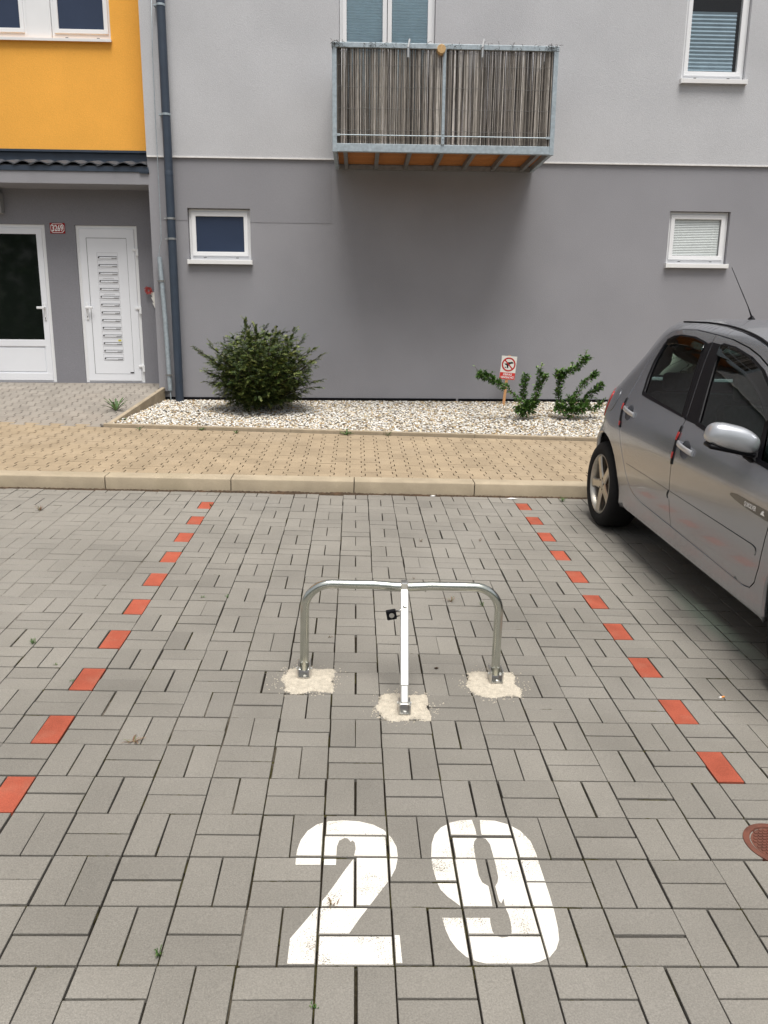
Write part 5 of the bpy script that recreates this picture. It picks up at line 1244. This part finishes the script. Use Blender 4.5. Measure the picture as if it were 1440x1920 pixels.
# windscreen, bonnet
Apil = [CP(q, z) for q, z in RAIL[:4]]
vs = []; fs = []; K = 8
for i, e in enumerate(chaikin([(p.y, p.z) for p in Apil], 2, closed=False)):
    W = Wz(e[1])*.985
    for k in range(-K, K+1): t = k/K; vs.append((W*t, e[0]-.22*(1-t*t)*(1-.45*(e[1]-.945)/.4), e[1]+.015*(1-t*t)))
n = len(vs)//(2*K+1)
for i in range(n-1):
    for k in range(2*K): a = i*(2*K+1)+k; fs.append((a, a+1, a+2*K+2, a+2*K+1))
MB().add(vs, fs).build('windscreen', M_CARGLASS, car, smooth=True)
hedge = [CP(q, z) for q, z in ((-2.47, .940), (-2.52, .925), (-2.65, .910), (-2.75, .895), (-2.88, .870), (-3.0, .845), (-3.10, .818), (-3.18, .79))]
qf = q_front(.78)
for k in range(1, 15): hedge.append(CP(-3.18+(qf+.001+3.18)*k/14, .79-.01*k/14))
zh = spline([(-3.45, .785), (-3.3, .835), (-3.0, .905), (-2.75, .955), (-2.47, .99)]); vs = []; fs = []; K = 10
for e in hedge:
    ys = max(e.y-.22*min(1, max(0, (e.y+3.2)/.7)), -3.36)
    for k in range(-K, K+1):
        t = k/K; at_ = abs(t); vs.append((e.x*at_*(1 if t < 0 else -1), ys+(e.y-ys)*at_**2, zh(ys)+(e.z-zh(ys))*at_**2.2))
for i in range(len(hedge)-1):
    for k in range(2*K): a = i*(2*K+1)+k; fs.append((a, a+1, a+2*K+2, a+2*K+1))
MB().add(vs, fs).build('bonnet', M_CAR, car, smooth=True)
# head lamps and grille keep the nose recognisable from a step aside
for s in (1, -1):
    m = MB(); pts = [(-3.02, .80), (-3.28, .745), (-3.45, .70), (-3.45, .63), (-3.30, .64), (-3.08, .72)]
panel('head_lamp', [(-2.98, .785), (-3.2, .755), (-3.38, .715), (-3.42, .64), (-3.25, .65), (-3.05, .72)], [], mat('head_lamp', (.55, .57, .6), .08, metal=.5, coat=1, coords='obj'), car, off=.003, skirt=.006)
m = MB(); m.box(-.45, .45, -3.485, -3.40, .36, .46, bev=.02); m.build('grille', M_BLACK, car)
# underbody, wheel wells and cabin
m = MB(); m.box(-.70, .70, -3.2, .55, .18, .30, bev=.03); m.box(-.60, .60, -2.2, -.45, .29, .36); m.build('underbody', M_INNER, car)
for cy in (.03, AXF):
    for s in (1, -1):
        m = MB(); n = 18; vs = []; 
        for k in range(n+1):
            an = -.15+(PI+.3)*k/n
            for x in (.80, .50): vs.append((s*x, cy+.385*math.cos(an), .32+.385*math.sin(an)))
        m.add(vs, [(2*k, 2*k+1, 2*k+3, 2*k+2) for k in range(n)]); m.add([(s*.5, cy+.385*math.cos(a*PI/10), .32+.385*math.sin(a*PI/10)) for a in range(-1, 12)], [list(range(13))]); m.build('wheel_well', M_INNER, car, recalc=False)
m = MB(); m.box(-.72, .72, -2.55, -2.15, .70, .93, bev=.04); m.box(.20, .60, -2.2, -2.02, .80, .90, bev=.03); m.build('dashboard', M_INNER, car)
m = MB(); m.lathe([(.17, -.012), (.185, 0), (.17, .012), (.16, 0), (.17, -.012)], 24, Matrix.Translation((.36, -1.98, .90)) @ Matrix.Rotation(R(65), 4, 'X')); m.build('steering_wheel', M_BLACK, car, smooth=True)
for x, y in ((-.36, -1.35), (.36, -1.35)):
    m = MB(); m.box(x-.24, x+.24, y-.42, y+.06, .32, .55, bev=.05); Mx = Matrix.Translation((x, y+.08, .52)) @ Matrix.Rotation(R(-20), 4, 'X'); m.box(-.23, .23, -.06, .06, 0, .58, M=Mx, bev=.05); m.box(-.13, .13, -.045, .045, .60, .78, M=Mx, bev=.04); m.build('seat', M_SEAT, car, smooth=40)
m = MB(); m.box(-.62, .62, -.75, -.25, .38, .55, bev=.05); Mx = Matrix.Translation((0, -.22, .52)) @ Matrix.Rotation(R(-18), 4, 'X'); m.box(-.62, .62, -.06, .06, 0, .52, M=Mx, bev=.05)
for x in (-.38, .38): m.box(x-.13, x+.13, -.04, .04, .53, .66, M=Mx, bev=.03)
m.build('seat', M_SEAT, car, smooth=40)
# door mirrors
for s in (1, -1):
    m = MB(); n1, n2 = 18, 14; vs = []; fs = []
    for a in range(n1+1):
        u = -math.cos(PI*a/n1); h_ = 1 if u < .25 else 1-.42*((u-.25)/.75)**1.3
        for b in range(n2):
            an = 2*PI*b/n2; ce, se = math.cos(an), math.sin(an); rr = (max(0, 1-abs(u)**(3.2 if u < 0 else 6)))**(1/3.2)
            x = u*.125; y = .060*rr*math.copysign(abs(ce)**.62, ce)-.02*rr; z = (.070*h_ if se > 0 else .046*(.7+.3*h_))*rr*math.copysign(abs(se)**.62, se)-.004*u
            vs.append((x, y, z))
    for a in range(n1):
        for b in range(n2): fs.append((a*n2+b, a*n2+(b+1) % n2, (a+1)*n2+(b+1) % n2, (a+1)*n2+b))
    MMat = Matrix.Translation((-.937*s, -1.985, 1.030)) @ Matrix.Rotation(R(-7)*s, 4, 'Z') @ Matrix.Rotation(R(9)*s, 4, 'Y')
    m.add([MMat @ Vector((x*s, y, z)) for x, y, z in vs], fs); mir = m.build('door_mirror', M_CARTRIM, df[0 if s > 0 else 1], smooth=True)
    m = MB(); m.box(-.108, .115, -.066, .036, -.058, -.034, M=MMat, bev=.011); m.tube([MMat @ Vector((.09*s, -.01, -.045)), MMat @ Vector((.15*s, .0, -.075)), Vector((-.80*s, -2.03, .955))], .03, 8, radii=[.03, .028, .045]); m.build('mirror_arm', M_BLACK, mir, smooth=50)
    m = MB(); m.box(-.10, .10, .030, .040, -.045, .050, M=MMat, bev=.004); m.build('mirror_glass', M_STEEL, mir)
# wheels
def wheel(cx, cy, s):
    T = Matrix.Translation((cx, cy, .315)) @ Matrix.Rotation(PI/2*s, 4, 'Y') @ Matrix.Rotation(R(9), 4, 'Z')   # axis outward
    m = MB(); m.lathe([(.216, .015), (.222, .030), (.245, .036), (.285, .034), (.306, .018), (.314, -.01), (.316, -.06), (.316, -.12), (.308, -.165), (.28, -.19), (.22, -.18)], 56, T)
    w = m.build('wheel', M_RUBBER, car, smooth=50); w['label'] = 'wheel with black tyre and five spoke alloy rim'
    m = MB(); m.lathe([(.221, .026), (.214, .030), (.206, .022), (.200, -.02), (.192, -.10), (.19, -.15)], 48, T); m.build('rim', M_ALLOY, w, smooth=40)
    m = MB()
    for k in range(5):
        Rk = T @ Matrix.Rotation(2*PI*k/5, 4, 'Z'); secs = [(.035, .040, .012, .030), (.09, .032, .016, .028), (.15, .030, .018, .028), (.206, .040, .020, .030)]; vs = []
        for (r_, hw, zt, dp_) in secs: vs += [(-hw, r_, zt-.008), (-hw*.7, r_, zt), (hw*.7, r_, zt), (hw, r_, zt-.008), (hw*.8, r_, zt-dp_), (-hw*.8, r_, zt-dp_)]
        fs = []
        for i in range(3):
            for j in range(6): fs.append((i*6+j, i*6+(j+1) % 6, (i+1)*6+(j+1) % 6, (i+1)*6+j))
        m.add([Rk @ Vector(v) for v in vs], fs)
    m.build('spokes', M_ALLOY, w, smooth=30)
    m = MB(); m.lathe([(.0001, .020), (.026, .018), (.032, .012), (.055, .010), (.058, -.03)], 24, T); 
    m.build('hub_cap', M_ALLOY, w, smooth=40)
    m = MB()
    for k in range(5): m.lathe([(.0001, .016), (.007, .014), (.008, .005)], 8, T @ Matrix.Translation((.043*math.sin(2*PI*(k+.5)/5), .043*math.cos(2*PI*(k+.5)/5), 0)))
    m.build('wheel_bolts', M_BLACK, w)
    m = MB(); m.lathe([(.0001, -.055), (.135, -.055), (.135, -.075), (.0001, -.075)], 32, T); m.build('brake_disc', M_DISC, w, smooth=30)
    m = MB(); m.lathe([(.0001, -.13), (.192, -.13)], 32, T); m.build('wheel_back', M_BLACK, w)
for cy in (.03, AXF):
    wheel(-.835, cy, -1); wheel(.835, cy, 1)
